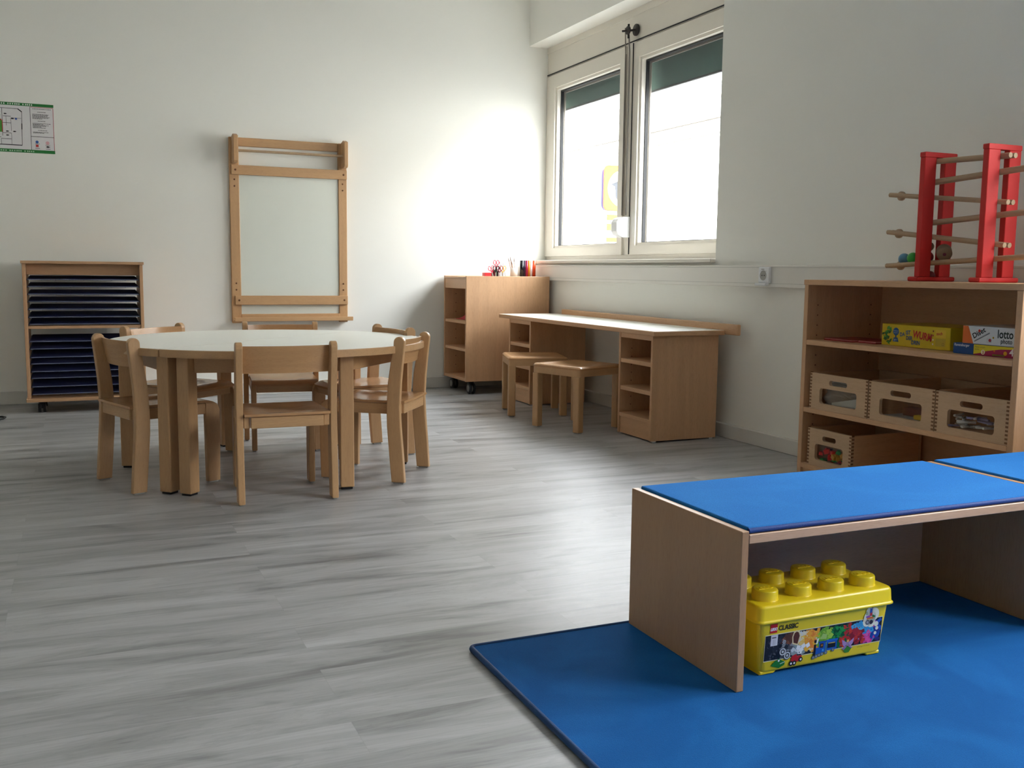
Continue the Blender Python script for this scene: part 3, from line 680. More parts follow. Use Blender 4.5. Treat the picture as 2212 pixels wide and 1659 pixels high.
# ------------------------------------------------------------------ wall desk with two pedestals
t = thing('double_desk', 'long low white-topped beech desk with a shelved pedestal at each end', 'desk', (3.3, 6.02, 0))
tp = MB().mat(wy).box(3.045, 3.539, 4.870, 7.165, .630, .6585, .004, 2).build('desktop', t)
MB().mat(white_lam).box(3.050, 3.537, 4.875, 7.160, .6583, .6595, 0).build('laminate', tp, 'white laminate surface')
MB().mat(wy).box(3.5395, 3.566, 4.752, 7.055, .634, .698, .006, 2).build('backboard', t)
def pedestal(y0, y1, shelves):
    th = .020
    p = MB().mat(wz).box(3.06, 3.52, y0, y0+th, .008, .629, .0015).build('side_panel', t)
    MB().mat(wz).box(3.06, 3.52, y1-th, y1, .008, .629, .0015).build('side_panel', t)
    MB().mat(wy).box(3.50, 3.52, y0+th, y1-th, .008, .629, .001).build('back_panel', t)
    MB().mat(wy).box(3.062, 3.50, y0+th, y1-th, .600, .629, .001).build('top_panel', t)
    MB().mat(wy).box(3.061, 3.50, y0+th, y1-th, .112, .135, .001).build('bottom_shelf', t)
    MB().mat(wy).box(3.070, 3.088, y0+th, y1-th, .008, .111, .001).build('plinth', t)
    for z in shelves: MB().mat(wy).box(3.064, 3.499, y0+th, y1-th, z-.026, z, .002).build('shelf', t)
    hp = MB().mat(endg)
    for z in [.18+i*.05 for i in range(8)]:
        if all(abs(z-q+.013) > .02 for q in shelves): hp.lathe([(1e-4, 0), (.0035, 0), (.0035, -.0012), (1e-4, -.0012)], (3.14, y1-th-.0003, z), 8, 'y')
    hp.build('peg_holes', t)
    for gx, gy in ((3.075, y0+.002), (3.475, y0+.002), (3.075, y1-.02), (3.475, y1-.02)): MB().mat(white_pl).box(gx, gx+.025, gy, gy+.018, .0003, .008, 0).build('glide', t)
pedestal(4.905, 5.297, (.472, .303)); pedestal(6.600, 6.995, (.455, .290))

# ------------------------------------------------------------------ stools
def make_stool():
    t = thing('kids_stool', '', 'stool', (0, 0, 0), 0, 'small beech stools at the desk')
    h = .205; lw = .050; zt = .415
    for sx in (-1, 1):
        for sy in (-1, 1):
            x0, x1 = sorted((sx*h, sx*(h-lw))); y0, y1 = sorted((sy*h, sy*(h-lw)))
            l = MB().mat(cz).prism(rrect(x0, x1, y0, y1, .008, 3), 'z', .006, .3515, .001).build('leg', t)
            MB().mat(grey_pl).box(x0+.007, x1-.007, y0+.007, y1-.007, .0003, .006, 0).build('glide', l)
    ou = rrect(-h, h, -h, h, .022, 5); q = h-.024
    MB().mat(cx).plate(ou, [[(-q, -q), (-q, q), (q, q), (q, -q)]], 'z', .352, .4046).build('seat_frame', t)
    def seat(u, v):
        x = (u-.5)*2; y = (v-.5)*2; c = 1-.022/h
        if abs(x) > c and abs(y) > c:
            dx, dy = (abs(x)-c)/(1-c), (abs(y)-c)/(1-c); m_ = max(dx, dy); l_ = math.hypot(dx, dy)
            k = m_/l_; x = math.copysign(c+dx*k*(1-c), x); y = math.copysign(c+dy*k*(1-c), y); e = c+m_*(1-c)
        else: e = max(abs(x), abs(y))
        Z = zt-.010-.010*math.exp(-((x/.78)**8)-((y/.78)**8))
        if e > c: Z -= (1-math.sqrt(max(0, 1-((e-c)/(1-c))**2)))*.012
        return (x*(h+.0015), y*(h+.0015), Z-.001), (0, 0, 1)
    MB().mat(ply).sheet(seat, 44, 44, .010).build('seat', t)
    return t
st = make_stool(); st.location = (2.928*S, 5.59*S, 0); st.rotation_euler = (0, 0, math.radians(19.3)); st['label'] = 'small beech stool in front, beside the near desk pedestal'
s2_ = copy_tree(st); s2_.location = (2.943*S, 6.28*S, 0); s2_.rotation_euler = (0, 0, math.radians(-16.9)); s2_['label'] = 'small beech stool behind, in front of the far desk pedestal'

# ------------------------------------------------------------------ socket
t = thing('power_socket', 'white power socket mounted on the cable duct of the window wall', 'socket', (3.575, 4.565, .935))
MB().mat(white_pl).prism([(3.5845, .945), (3.570, .945), (3.566, .953), (3.566, 1.028), (3.570, 1.036), (3.5845, 1.036)], 'y', 4.520, 4.612, .002).build('plate', t)
m_ = MB().mat(grey_pl).lathe([(.001, .0005), (.026, .0005), (.0275, -.0015), (.0285, .0)], (3.5655, 4.568, .988), 28, 'x')
m_.mat(blackmet)
for dy in (-.010, .010): m_.lathe([(1e-4, -.0012), (.0035, -.0012), (.0035, 0), (1e-4, 0)], (3.5655, 4.568+dy, .988), 10, 'x')
m_.build('outlet', t)
MB().mat(white_pl).box(3.545, 3.575, 4.522, 4.618, .930, .9448, .005, 2).build('lower_cover', t)
MB().mat(grey_pl).box(3.5645, 3.566, 4.560, 4.585, 1.020, 1.025, 0).box(3.5645, 3.566, 4.54, 4.598, 1.012, 1.0135, 0).build('marking', t)

# ------------------------------------------------------------------ toy shelf
XS = 3.12; XB = 3.583
t = thing('toy_shelf', 'open beech toy shelf against the window wall, with wooden bins and game boxes', 'shelf', (3.35, 3.1, 0))
for y0, y1 in ((2.517, 2.543), (3.661, 3.687)): MB().mat(wz).box(XS, XB, y0, y1, .004, .948, .0015).build('side_panel', t)
MB().mat(wy).box(XS-.003, XB, 2.514, 3.690, .9485, .973, .0015).build('top', t)
MB().mat(wy).box(XB-.012, XB, 2.543, 3.661, .02, .948, 0).build('back_panel', t)
MB().mat(wy).box(XS+.001, XB-.012, 2.543, 3.661, .088, .111, .001).build('bottom', t)
MB().mat(wy).box(XS+.012, XS+.03, 2.543, 3.661, .004, .0875, .001).build('plinth', t)
for z in (.693, .377): MB().mat(wy).box(XS+.001, XB-.013, 2.5435, 3.6605, z-.0225, z, .0015).build('shelf', t)
hp = MB().mat(endg)
for z in [.15+i*.047 for i in range(16)]:
    if min(abs(z-.682), abs(z-.366)) > .018: hp.lathe([(1e-4, 0), (.0032, 0), (.0032, -.0012), (1e-4, -.0012)], (XS+.06, 3.6608, z), 8, 'y').lathe([(1e-4, 0), (.0032, 0), (.0032, -.0012), (1e-4, -.0012)], (XB-.08, 3.6608, z), 8, 'y')
hp.build('peg_holes', t)

joint_m = plain('joint_end_grain', '#7d5636', .7)
wbin = wood('bin_beech', '#c6a684', 'y', .5)
def bin_(y0, y1, z0, z1, x0, x1, lab, hs=1):
    t = thing('wooden_bin', lab, 'bin', ((x0+x1)/2, (y0+y1)/2, z0), 0, 'wooden bins on the toy shelf')
    w_ = y1-y0; h_ = z1-z0; th = .016
    hc = (y0+y1)/2
    hole1 = rrect(hc-w_*.155, hc+w_*.155, z0+h_*.70, z0+h_*.84, h_*.068)[::-1]
    hole2 = rrect(hc-w_*.32, hc+w_*.32, z0+h_*.17, z0+h_*.60, h_*.08)[::-1]
    MB().mat(wbin).plate([(y0, z0), (y1, z0), (y1, z1), (y0, z1)], [hole1, hole2], 'x', x0, x0+th).build('front_panel', t)
    MB().mat(wbin).box(x1-th, x1, y0, y1, z0, z1, .001).build('back_panel', t)
    for (a, b) in ((y0, y0+th*.8), (y1-th*.8, y1)):
        MB().mat(wx).box(x0+th, x1-th, a, b, z0, z1, .001).build('side_panel', t)
        n = 11; fj = MB().mat(joint_m)
        for i in range(n):
            zc = z0+h_*(i+.25)/n
            q0, q1 = (a+.0003, b) if a == y0 else (a, b-.0003)
            fj.box(x0-.0005, x0+.0003, q0, q1, zc, zc+h_*.5/n, 0)
            zc += h_*.5/n
            ys = (a-.0005, a+.0003) if a == y0 else (b-.0003, b+.0005)
            fj.box(x0+.001, x0+th, ys[0], ys[1], zc, zc+h_*.45/n, 0)
        fj.build('finger_joints', t)
    MB().mat(wx).box(x0+th, x1-th, y0+th*.8, y1-th*.8, z0+.002, z0+.012, 0).build('base', t)
    MB().mat(plexi).box(x0+th+.0005, x0+th+.003, hc-w_*.35, hc+w_*.35, z0+h_*.13, z0+h_*.64, 0).build('viewing_pane', t)
    return t
bins = [(3.258, 3.627, 'bin on the middle shelf at the left, its window showing a plastic bag'),
        (2.892, 3.253, 'bin at the centre of the middle shelf, paper and something yellow inside'),
        (2.546, 2.888, 'bin at the right end of the middle shelf, full of white pieces')]
for y0, y1, lab in bins: bin_(y0, y1, .3775, .5435, XS+.006, XS+.43, 'beech '+lab)
bin_(3.341, 3.626, .1115, .285, XS+.006, XS+.424, 'beech bin alone on the bottom shelf, coloured pieces behind its window')
# what is inside the bins
def heap(name, cat, x0, x1, y0, y1, z0, z1, cols, n, lab, shape='brick', size=.03):
    for i in range(n):
        x = random.uniform(x0, x1); y = random.uniform(y0, y1); z = random.uniform(z0, z1)
        m_ = MB().mat(pm(random.choice(cols), .35))
        m_.T = Matrix.Translation((x, y, z)) @ Matrix.Rotation(random.uniform(0, 3), 4, 'Z') @ Matrix.Rotation(random.uniform(-.5, .5), 4, 'X')
        a = size*random.uniform(.7, 1.2)
        if shape == 'brick':
            m_.box(-a/2, a/2, -a/3, a/3, -a/4, a/4, .001)
            for q in (-a/4, a/4): m_.lathe([(a*.13, a/4), (a*.13, a/4+a*.1), (1e-4, a/4+a*.1)], (q, 0, 0), 10)
        else: m_.prism(rrect(-a*1.2, a*1.2, -a*.18, a*.18, a*.1, 2), 'z', -.004, .004, .001)
        tag(m_.build(name), lab, cat, name.replace('_', ' ')+'s in the bin')
def crumple(y0, y1, x, z0, z1, col, name, lab, cat, amp=.02):
    m_ = MB().mat(pm(col, .25))
    ph = random.uniform(0, 9)
    def fn(u, v):
        e = min(u, 1-u, v, 1-v)
        return (x+amp*(math.sin(11*u+ph)+math.sin(13*v+5*u+ph))*.5+.02*(v-.5), y0+(y1-y0)*u, z0+(z1-z0)*v*(1+.08*math.sin(9*u+ph))), (1, 0, 0)
    m_.sheet(fn, 18, 12, .003, False)
    tag(m_.build(name), lab, cat)
crumple(3.31, 3.58, XS+.06, .392, .505, '#a9a49a', 'plastic_bag', 'crumpled translucent grey bag inside the left middle bin', 'bag')
o = MB().mat(pm('#c6cac4')); o.T = Matrix.Translation((XS+.035, 3.42, .392)) @ Matrix.Rotation(-.22, 4, 'X'); o.box(-.003, .0, -.10, .08, 0, .040, 0); tag(o.build('paper_slip'), 'pale paper slip in front of the bag in the left middle bin', 'paper')
o = MB().mat(pm('#b4b9bd')); o.box(XS+.03, XS+.2, 2.955, 3.185, .3935, .405, .001); tag(o.build('paper_stack'), 'white paper stack inside the centre middle bin', 'paper')
o = MB().mat(pm('#d8b41c')); o.box(XS+.028, XS+.06, 2.962, 3.02, .406, .425, .003); tag(o.build('yellow_brick'), 'yellow piece lying on the paper in the centre middle bin', 'toy')
o = MB().mat(pm('#7a3a22')); o.box(XS+.09, XS+.15, 3.0, 3.14, .406, .44, .003); tag(o.build('book'), 'brown book lying inside the centre middle bin', 'book')
heap('plastic_stick', 'toy piece', XS+.03, XS+.06, 2.62, 2.82, .41, .455, ['#c9c9c4', '#b7b7b4', '#d6d4cc', '#c9c9c4', '#8c8ab0'], 22, 'plastic stick lying in the heap in the right middle bin', 'stick', .03)
heap('toy_brick', 'toy brick', XS+.03, XS+.06, 3.40, 3.57, .133, .19, ['#1f9a3c', '#d0302a', '#1f9a3c', '#d0302a', '#c08a2a', '#6a2040', '#d0302a'], 26, 'small plastic brick in the heap behind the window of the bottom bin', 'brick', .036)

# ---- games on the upper shelf
t = thing('game_box', 'yellow children\'s game box with red worm lettering on the upper shelf', 'box', (3.35, 3.135, .694), 0)
MB().mat(pm('#dcc220', .35)).box(3.25, 3.53, 2.948, 3.322, .6935, .787, .002).build('carton', t)
p = Print((3.2499, 3.322, .6935), (0, -1, 0), (0, 0, 1), .0004)
Bl = pm('#2a5f9e'); Rd = pm('#c2281e')
for i in range(26):
    x = random.gauss(.035, .016); y = random.uniform(.008, .078); a = random.uniform(0, 6)
    x = min(max(x, .008), .06)
    p.poly([(x+.011*math.cos(a+k*1.57)*(1 if k % 2 else .5), y+.011*math.sin(a+k*1.57)*(1 if k % 2 else .5)) for k in range(4)], pm(random.choice(['#2d7a2a', '#3f9a34', '#1f5c24', '#5aa83a'])), 1+i*.02)
p.disc(.083, .062, .017, Bl, 2).poly([(.066, .018), (.100, .018), (.094, .036), (.072, .036)], Bl, 2).rect(.080, .086, .034, .046, Bl, 2)
p.text('Kinderspiel', .0835, .063, .0062, pm('#dfe8f0'), 3, align='CENTER').text('des Jahres', .083, .055, .0062, pm('#dfe8f0'), 3, align='CENTER').text('2011', .083, .023, .010, pm('#dfe8f0'), 3, align='CENTER')
p.text('DA', .107, .043, .0225, Bl, 2, .12, .0007, .85).text('IST', .139, .053, .0235, Bl, 2, .06, .0007, .85).text('DER', .141, .031, .0225, Bl, 2, 0, .0007, .85).text('WURM', .178, .044, .0420, Rd, 3, -.12, .0014, .78).text('DRIN', .171, .013, .0235, Bl, 2, 0, .0007, .85)
p.rect(.300, .352, .050, .082, pm('#e9c93a'), 2).text('zoch', .304, .060, .017, Rd, 3, .08, .0004).rect(.300, .352, .014, .046, pm('#cdb238'), 2).ring(.340, .024, .006, .0015, pm('#8a7a20'), 3)
for i, c_ in enumerate(('#7a2a1e', '#b03a22', '#e8e0c8', '#e8e0c8')): p.rect(.284, .290, .072-i*.018, .079-i*.018, pm(c_), 2)
p.build('printing', t)
t = thing('game_box', 'flat blue, yellow and magenta game box beneath the white lotto box', 'box', (3.3, 2.72, .694))
MB().mat(pm('#1b4a86', .35)).box(3.19, 3.46, 2.552, 2.875, .6935, .736, .0015).build('carton', t)
p = Print((3.1899, 2.875, .6935), (0, -1, 0), (0, 0, 1), .0004)
p.rect(.0, .098, .001, .0415, pm('#174a8c')).text('Ravensburger', .005, .030, .0145, pm('#e8eef6'), 2, 0, .0002, .9)
p.rect(.098, .323, .001, .0415, pm('#a81c50'), 1).poly([(.098, .0415), (.323, .0415), (.323, .036), (.22, .030), (.16, .020), (.13, .010), (.098, .004)], pm('#e0cf2a'), 2)
p.text('Meine ersten', .103, .030, .009, pm('#8a8a3a'), 3).text('Spiele', .103, .021, .009, pm('#8a8a3a'), 3).disc(.142, .014, .0095, pm('#f0e6c8'), 3).text('2', .1395, .009, .014, Rd, 4, 0, .0005)
p.text('4', .260, .009, .038, pm('#f4e8ee'), 3, 0, .0008).disc(.242, .016, .008, pm('#e0a020'), 3).disc(.193, .022, .004, pm('#d06a20'), 3).disc(.315, .026, .009, pm('#e0b020'), 3).rect(.185, .240, .004, .010, pm('#7a7a2a'), 3)
p.text('erste', .280, .016, .008, pm('#e8c8d4'), 3).text('Spiele', .280, .008, .008, pm('#e8c8d4'), 3)
p.build('printing', t)
t = thing('game_box', 'white lotto photo game box with an orange end, stacked on the flat game box', 'box', (3.3, 2.7, .737))
MB().mat(pm('#d6dadc', .35)).box(3.19, 3.46, 2.549, 2.833, .7365, .806, .0015).build('carton', t)
p = Print((3.1899, 2.833, .7365), (0, -1, 0), (0, 0, 1), .0004)
p.poly([(0, .001), (.052, .001), (.025, .0685), (0, .0685)], pm('#dd6a24'))
p.text('Diset', .053, .020, .029, pm('#17191c'), 2, .52, .0006).disc(.078, .052, .0055, pm('#d8281c'), 3).line((.056, .010), (.125, .046), .005, pm('#8e9296'), 1.5)
p.line((.115, .010), (.135, .010), .001, grey_pl, 2).line((.115, .010), (.115, .026), .001, grey_pl, 2).disc(.128, .018, .006, pm('#b02030'), 3).disc(.143, .029, .004, pm('#c0a040'), 3)
p.text('lotto', .160, .030, .0445, pm('#1f2f2c'), 2, 0, .0009, .80).text('photo', .176, .010, .0245, pm('#26332f'), 2, 0, .0004, .86)
p.build('printing', t)
for i, (y0, y1, lab) in enumerate(((3.450, 3.632, 'thin red booklet nearest the left side of the upper shelf'), (3.335, 3.445, 'thin red booklet touching the yellow game box on the upper shelf'))):
    t = thing('booklet', lab, 'booklet', (3.3, (y0+y1)/2, .694), 0)
    MB().mat(pm('#a01a22', .3)).box(3.20+i*.03, 3.40, y0, y1, .6935, .6985, 0).box(3.20+i*.03, 3.40, y0, y1, .7025, .704, 0).build('cover', t)
    MB().mat(pm('#d8a8a8')).box(3.203+i*.03, 3.398, y0+.002, y1-.002, .6985, .7025, 0).build('pages', t)

# ------------------------------------------------------------------ marble run on the shelf
t = thing('marble_run', 'red wooden marble run with sloping dowel tracks on top of the toy shelf', 'toy', (3.36, 3.0, .9735))
for Yc in (3.166, 2.85):
    b0 = MB().mat(red_p).box(3.248, 3.466, Yc-.028, Yc+.028, .9735, .993, .006, 2).build('base', t)
    for x0, x1 in ((3.272, 3.336), (3.386, 3.450)): MB().mat(red_p).box(x0, x1, Yc-.014, Yc+.014, .993, 1.492, .002).build('post', t)
    MB().mat(red_p).prism(rrect(3.270, 3.452, 1.492, 1.513, .004, 2), 'y', Yc-.015, Yc+.015, .001).build('crosspiece', t)
def trk(ya, za, yb, zb, stop=None):
    m_ = MB().mat(pinl)
    for x in (3.347, 3.375): m_.tube([(x, ya, za), (x, yb, zb)], .0105, 10)
    for k, q in enumerate((.04, .96)):
        y = ya+(yb-ya)*q; z = za+(zb-za)*q; m_.tube([(3.338, y, z), (3.384, y, z)], .004, 6)
    o = m_.build('track', t)
    if stop is not None:
        y = ya+(yb-ya)*stop; z = za+(zb-za)*stop
        MB().mat(pinl).lathe([(1e-4, -.006), (.020, -.006), (.020, .006), (1e-4, .006)], (3.361, y, z-.002), 20, 'x').build('stop_disc', o)
trk(3.190, 1.480, 2.800, 1.468)
trk(3.195, 1.392, 2.600, 1.420, .96)
trk(3.415, 1.354, 2.797, 1.287, .085)
trk(3.190, 1.222, 2.600, 1.252, .96)
trk(3.417, 1.190, 2.800, 1.120, .085)
trk(3.414, 1.040, 2.600, 1.080, .085)
for x, y, z, c_, r_, lab in ((3.361, 3.327, 1.070, '#5c93b4', .025, 'blue wooden ball on the lowest track, leftmost'), (3.361, 3.277, 1.073, '#2fa83c', .025, 'green wooden ball next to the blue ball on the lowest track'), (3.361, 3.196, 1.077, '#8a1c22', .025, 'dark red wooden ball just right of the left posts'), (3.361, 3.190, 1.122, '#7a5a44', .020, 'brown wooden ball resting above the dark red ball'), (3.361, 3.178, .996, '#6a1a20', .0225, 'dark maroon ball on the shelf top between the left posts')):
    o = MB().mat(pm(c_, .3)).ball((x, y, z), r_, 24).build('wooden_ball'); tag(o, lab, 'ball', 'balls of the marble run')
o = thing('wooden_wheel', 'grooved pale wooden wheel leaning on the lowest track', 'toy', (3.361, 3.105, 1.05))  # grooved toy wheel with a hub
m_ = MB().mat(pm('#8f7860', .6)); m_.T = Matrix.Translation((3.361, 3.108, 1.096)) @ Matrix.Rotation(.5, 4, 'X') @ Matrix.Rotation(.9, 4, 'Z')
m_.lathe([(1e-4, -.024), (.026, -.024), (.031, -.018), (.031, -.006), (.022, -.003), (.022, .003), (.031, .006), (.031, .018), (.026, .024), (1e-4, .024)], (0, 0, 0), 24, 'x')
m_.build('disc', o)
m_ = MB().mat(pm('#7a3a4c')); m_.T = Matrix.Translation((3.361, 3.108, 1.096)) @ Matrix.Rotation(.5, 4, 'X') @ Matrix.Rotation(.9, 4, 'Z')
m_.lathe([(1e-4, -.025), (.007, -.025), (.007, -.0235), (1e-4, -.0235)], (0, 0, 0), 14, 'x').build('hub', o)

# ------------------------------------------------------------------ rug
RZ = .012
t = thing('blue_rug', 'large blue short-pile rug with a darker bound edge, lying on the grey floor', 'rug', (2.2, 1.0, 0))
MB().mat(rug_m).box(.925, 3.40, -.60, 2.334, .0005, RZ, .002).build('pile', t)
cn = [(.924, -.60), (.924, 2.323), (3.40, 2.323), (3.40, -.60)]
pts = []
for i, (x, y) in enumerate(cn):
    for k in range(5):
        a = {0: 225, 1: 180, 2: 90, 3: 0}[i]
        pts.append((x, y))
        break
path = []
def corner(cx_, cy_, a0, r=.018): return [(cx_+r*math.cos(math.radians(a0-90*k/5)), cy_+r*math.sin(math.radians(a0-90*k/5)), .008) for k in range(6)]
path += corner(.938, 2.3205, 180)+corner(3.386, 2.3205, 90)+corner(3.386, -.586, 0)+corner(.938, -.586, -90)
full = []
for i in range(len(path)):
    a = Vector(path[i]); b = Vector(path[(i+1) % len(path)]); n = max(1, int((b-a).length/.1))
    for k in range(n): full.append(a+(b-a)*k/n)
MB().mat(bind_m).tube(full, .0078, 8, closed=True).build('bound_edge', t, 'dark blue bound edge')

# ------------------------------------------------------------------ benches
def bench(x0, x1, lab):
    t = thing('low_bench', lab, 'bench', ((x0+x1)/2, 2.08, RZ), 0, 'low beech benches with blue carpet tops')
    y0, y1 = 1.827, 2.326; z0 = RZ+.0005; zt_ = .402
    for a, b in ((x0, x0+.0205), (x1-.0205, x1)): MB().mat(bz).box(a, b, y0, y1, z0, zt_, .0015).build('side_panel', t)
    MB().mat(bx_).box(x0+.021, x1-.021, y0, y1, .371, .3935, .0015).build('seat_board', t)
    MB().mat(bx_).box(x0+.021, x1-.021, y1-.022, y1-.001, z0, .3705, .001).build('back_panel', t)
    c = MB().mat(pad_m).box(x0+.024, x1-.024, y0+.010, y1-.006, .394, .4085, .005, 3).build('carpet_pad', t)
    MB().mat(plain('pad_binding', '#0c3c86', .7, bump=.4, bscale=300)).tube([(x0+.024+(x1-x0-.048)*k/20, y0+.009, .4005) for k in range(21)], .0065, 8).build('bound_edge', c, 'dark blue rolled edge')
    return t
bench(1.396, 2.4925, 'low beech bench with a blue carpet top standing over the yellow brick box')
bench(2.4935, 3.56, 'second low beech bench joined on the right, cut off by the picture edge')

# ------------------------------------------------------------------ yellow brick box
LX, LY0, LY1 = 1.703, 1.868, 2.086
t = thing('brick_box', 'yellow storage box shaped like a giant toy brick, under the bench on the rug', 'toy box', (LX, 1.977, RZ))
z0 = RZ+.0008
# body: tapering, with an arch cut between the feet
def ring_(hx, y0, y1, z, r=.016):
    return [(x, y, z) for x, y in rrect(LX-hx, LX+hx, y0, y1, r, 4)]
b = MB().mat(yel)
lv = [ring_(.191, 1.886, 2.069, z0+.007), ring_(.1935, 1.884, 2.071, z0+.009), ring_(.1945, 1.883, 2.072, z0+.013), ring_(.209, 1.874, 2.082, .158)]
n = len(lv[0]); vs = [p for l in lv for p in l]
fs = [(i*n+k, i*n+(k+1) % n, (i+1)*n+(k+1) % n, (i+1)*n+k) for i in range(3) for k in range(n)]+[tuple(range(n))]
b.add(vs, fs, True)
for sx in (-1, 1):
    q = sorted((sx*.192, sx*.150))
    b.prism([(LX+q[0], z0+.0085), (LX+q[1], z0+.0085), (LX+q[1]-(.006 if sx > 0 else -.0), z0), (LX+q[0]+(.006 if sx < 0 else 0), z0)] if 0 else [(LX+q[0], z0), (LX+q[1], z0), (LX+q[1]+(.010 if sx < 0 else 0), z0+.0085), (LX+q[0]-(.010 if sx > 0 else 0), z0+.0085)], 'y', 1.886, 2.069, .002)
b.build('body', t)
l_ = MB().mat(yel)
lv = [ring_(.2175, 1.8665, 2.0895, .150, .018), ring_(.2195, 1.8645, 2.0915, .1515, .018), ring_(.2195, 1.8645, 2.0915, .1555, .018), ring_(.2172, 1.8668, 2.0892, .157, .018), ring_(.2164, 1.8676, 2.0884, .159, .018), ring_(.2148, 1.8692, 2.0868, .187, .018), ring_(.2142, 1.8698, 2.0862, .1895, .018), ring_(.2120, 1.872, 2.084, .1928, .017), ring_(.2085, 1.8755, 2.0805, .1948, .015), ring_(.2050, 1.879, 2.077, .195, .013)]
vs = [p for l in lv for p in l]
fs = [(i*n+k, i*n+(k+1) % n, (i+1)*n+(k+1) % n, (i+1)*n+k) for i in range(9) for k in range(n)]+[tuple(range(9*n, 10*n)), tuple(range(n))[::-1]]
l_.add(vs, fs, True)
lid = l_.build('lid', t)
for i in range(4):
    for j in range(2):
        cx_ = LX+(i-1.5)*.1045; cy_ = 1.978+(j-.5)*.107
        so = MB().mat(yel).lathe([(.0345, .1945), (.0330, .1965), (.0322, .2165), (.0305, .2195), (.0270, .2205), (1e-4, .2205)], (cx_, cy_, 0), 32).build('stud', lid)
        pp = Print((cx_, cy_, .2205), (0, 1, 0), (-1, 0, 0), .0002)
        pp = Print((cx_, cy_, .2205), (math.cos(-.0), math.sin(0), 0), (0, 1, 0), .0002)
        pp.text('LEGO', 0, -.0065, .0195, yel, 2, 0, .0007, .95, align='CENTER', extrude=.0012); pp.build('embossed_lettering', so)
# printed side: front face leans slightly
fz0, fz1 = z0+.016, .150
fy = lambda z: 1.883+(1.874-1.883)*(z-(z0+.016))/(.160-(z0+.016))
tilt = Vector((0, fy(.15)-fy(.03), .12)).normalized()
p = Print((LX-.195, fy(.038)-.0006, .038), (1, 0, 0), tilt, .0003)
# strip: x 0..0.385, y from .022 to .088
S0, S1, sx0, sx1 = .012, .078, .008, .382
p.rect(sx0-.001, sx1+.001, S0-.002, S1+.002, pm('#e9e6c8'), 1)
p.rect(sx0, sx1, S0, S1, pm('#181a26'), 1.5)
zones = [(.00, .17, ['#1c1d24', '#2a2b33', '#3a3b44', '#54565e', '#14151c', '#24252e']), (.12, .24, ['#7c4a30', '#5a3420', '#8a8f94', '#a0a5a8', '#6c4028']), (.23, .33, ['#e8c878', '#f0c84a', '#e8b838', '#d8dce0', '#e8e0c8']),
         (.31, .44, ['#f0a830', '#f2b838', '#e88a28', '#f09038', '#e8d8b8']), (.43, .56, ['#8cc63a', '#a8d048', '#76b030', '#6aa82c']), (.54, .70, ['#1f8a3c', '#0f6a34', '#2a9a48', '#0d5228']), (.66, .78, ['#0c4a2c', '#0f5a34', '#e04028', '#b82a22']),
         (.72, .86, ['#c83428', '#8a1c28', '#a82430', '#58b8e0', '#3a9cd8']), (.84, .95, ['#2f8ad0', '#3aa0dc', '#e858a8', '#d83a98', '#7a2050']), (.92, 1.0, ['#1c4ab0', '#2258c8', '#3a2a80', '#183a98'])]
lay = 2
for i in range(760):
    u = random.random(); v = random.random()
    zc = [z for z in zones if z[0] <= u <= z[1]]
    z = random.choice(zc); cols = z[2]
    if u < .12: c_ = random.choice(cols)
    elif .72 < u < .86: c_ = random.choice(['#58b8e0', '#3a9cd8']) if v > .72 else random.choice(['#c83428', '#8a1c28', '#a82430'])
    elif .86 <= u < .93: c_ = random.choice(['#2f8ad0', '#3aa0dc']) if v > .5 else random.choice(['#e858a8', '#d83a98'])
    elif .12 <= u < .22: c_ = random.choice(['#7c4a30', '#5a3420', '#6c4028']) if v > .6 else random.choice(['#54565e', '#2a2b33', '#8a8f94'])
    elif .22 <= u < .33 and v < .4: c_ = random.choice(['#8fa0a4', '#d0d6da', '#e6e8ec'])
    elif .62 < u < .74 and v < .4: c_ = random.choice(['#e04028', '#b82a22', '#0f6a34'])
    else: c_ = random.choice(cols)
    x = sx0+.008+u*(sx1-sx0-.016); y = S0+.006+v*(S1-S0-.012); a = random.uniform(0, PI); w_ = random.uniform(.0045, .0075); h_ = w_*random.uniform(.55, 1)
    ca, sa = math.cos(a), math.sin(a)
    lay += .0022
    pts_ = [(-w_, -h_), (w_, -h_), (w_, h_), (-w_, h_)]
    P_ = [(min(max(x+px*ca-py*sa, sx0), sx1), min(max(y+px*sa+py*ca, S0), S1)) for px, py in pts_]
    p.poly(P_, pm(c_, .4), lay)
    if random.random() < .35: p.disc(x, y, w_*.3, pm(random.choice(cols), .4), lay+.003, n=8)
L = lay+.3
wt = pm('#f0f2f4', .4)
for x, y, r_ in ((.064, .030, .0115), (.079, .018, .0115), (.066, .056, .006)):
    p.disc(x, y, r_, pm('#1a1b20', .4), L, n=24).ring(x, y, r_*.85, r_*.3, pm('#c8ccd0', .4), L+.3).disc(x, y, r_*.32, pm('#c8ccd0', .4), L+.3, n=12)
p.rect(.024, .045, .050, .078, pm('#cfd0dc', .4), L).rect(.027, .040, .070, .073, pm('#50505c', .4), L+.3).rect(.031, .033, .052, .066, pm('#a8aab8', .4), L+.3).rect(.036, .0375, .052, .066, pm('#a8aab8', .4), L+.3)
# brown arch door
p.poly([(.092, .046), (.110, .040), (.116, .066), (.112, .078), (.102, .082), (.094, .078), (.090, .066)], pm('#e8d8a8', .4), L).poly([(.095, .049), (.108, .0445), (.113, .065), (.109, .075), (.102, .078), (.096, .074), (.093, .065)], pm('#5c2c18', .4), L+.3)
for x, y, a in ((.128, .036, -.3), (.112, .034, .5), (.122, .027, -.15), (.142, .036, -.35)):
    q = .008; p.poly([(x+q*math.cos(a+k*PI/2), y+q*math.sin(a+k*PI/2)) for k in range(4)], wt, L+.1*a)
p.poly([(.178, .046), (.188, .060), (.201, .056), (.200, .044)], pm('#a8cc70', .4), L)
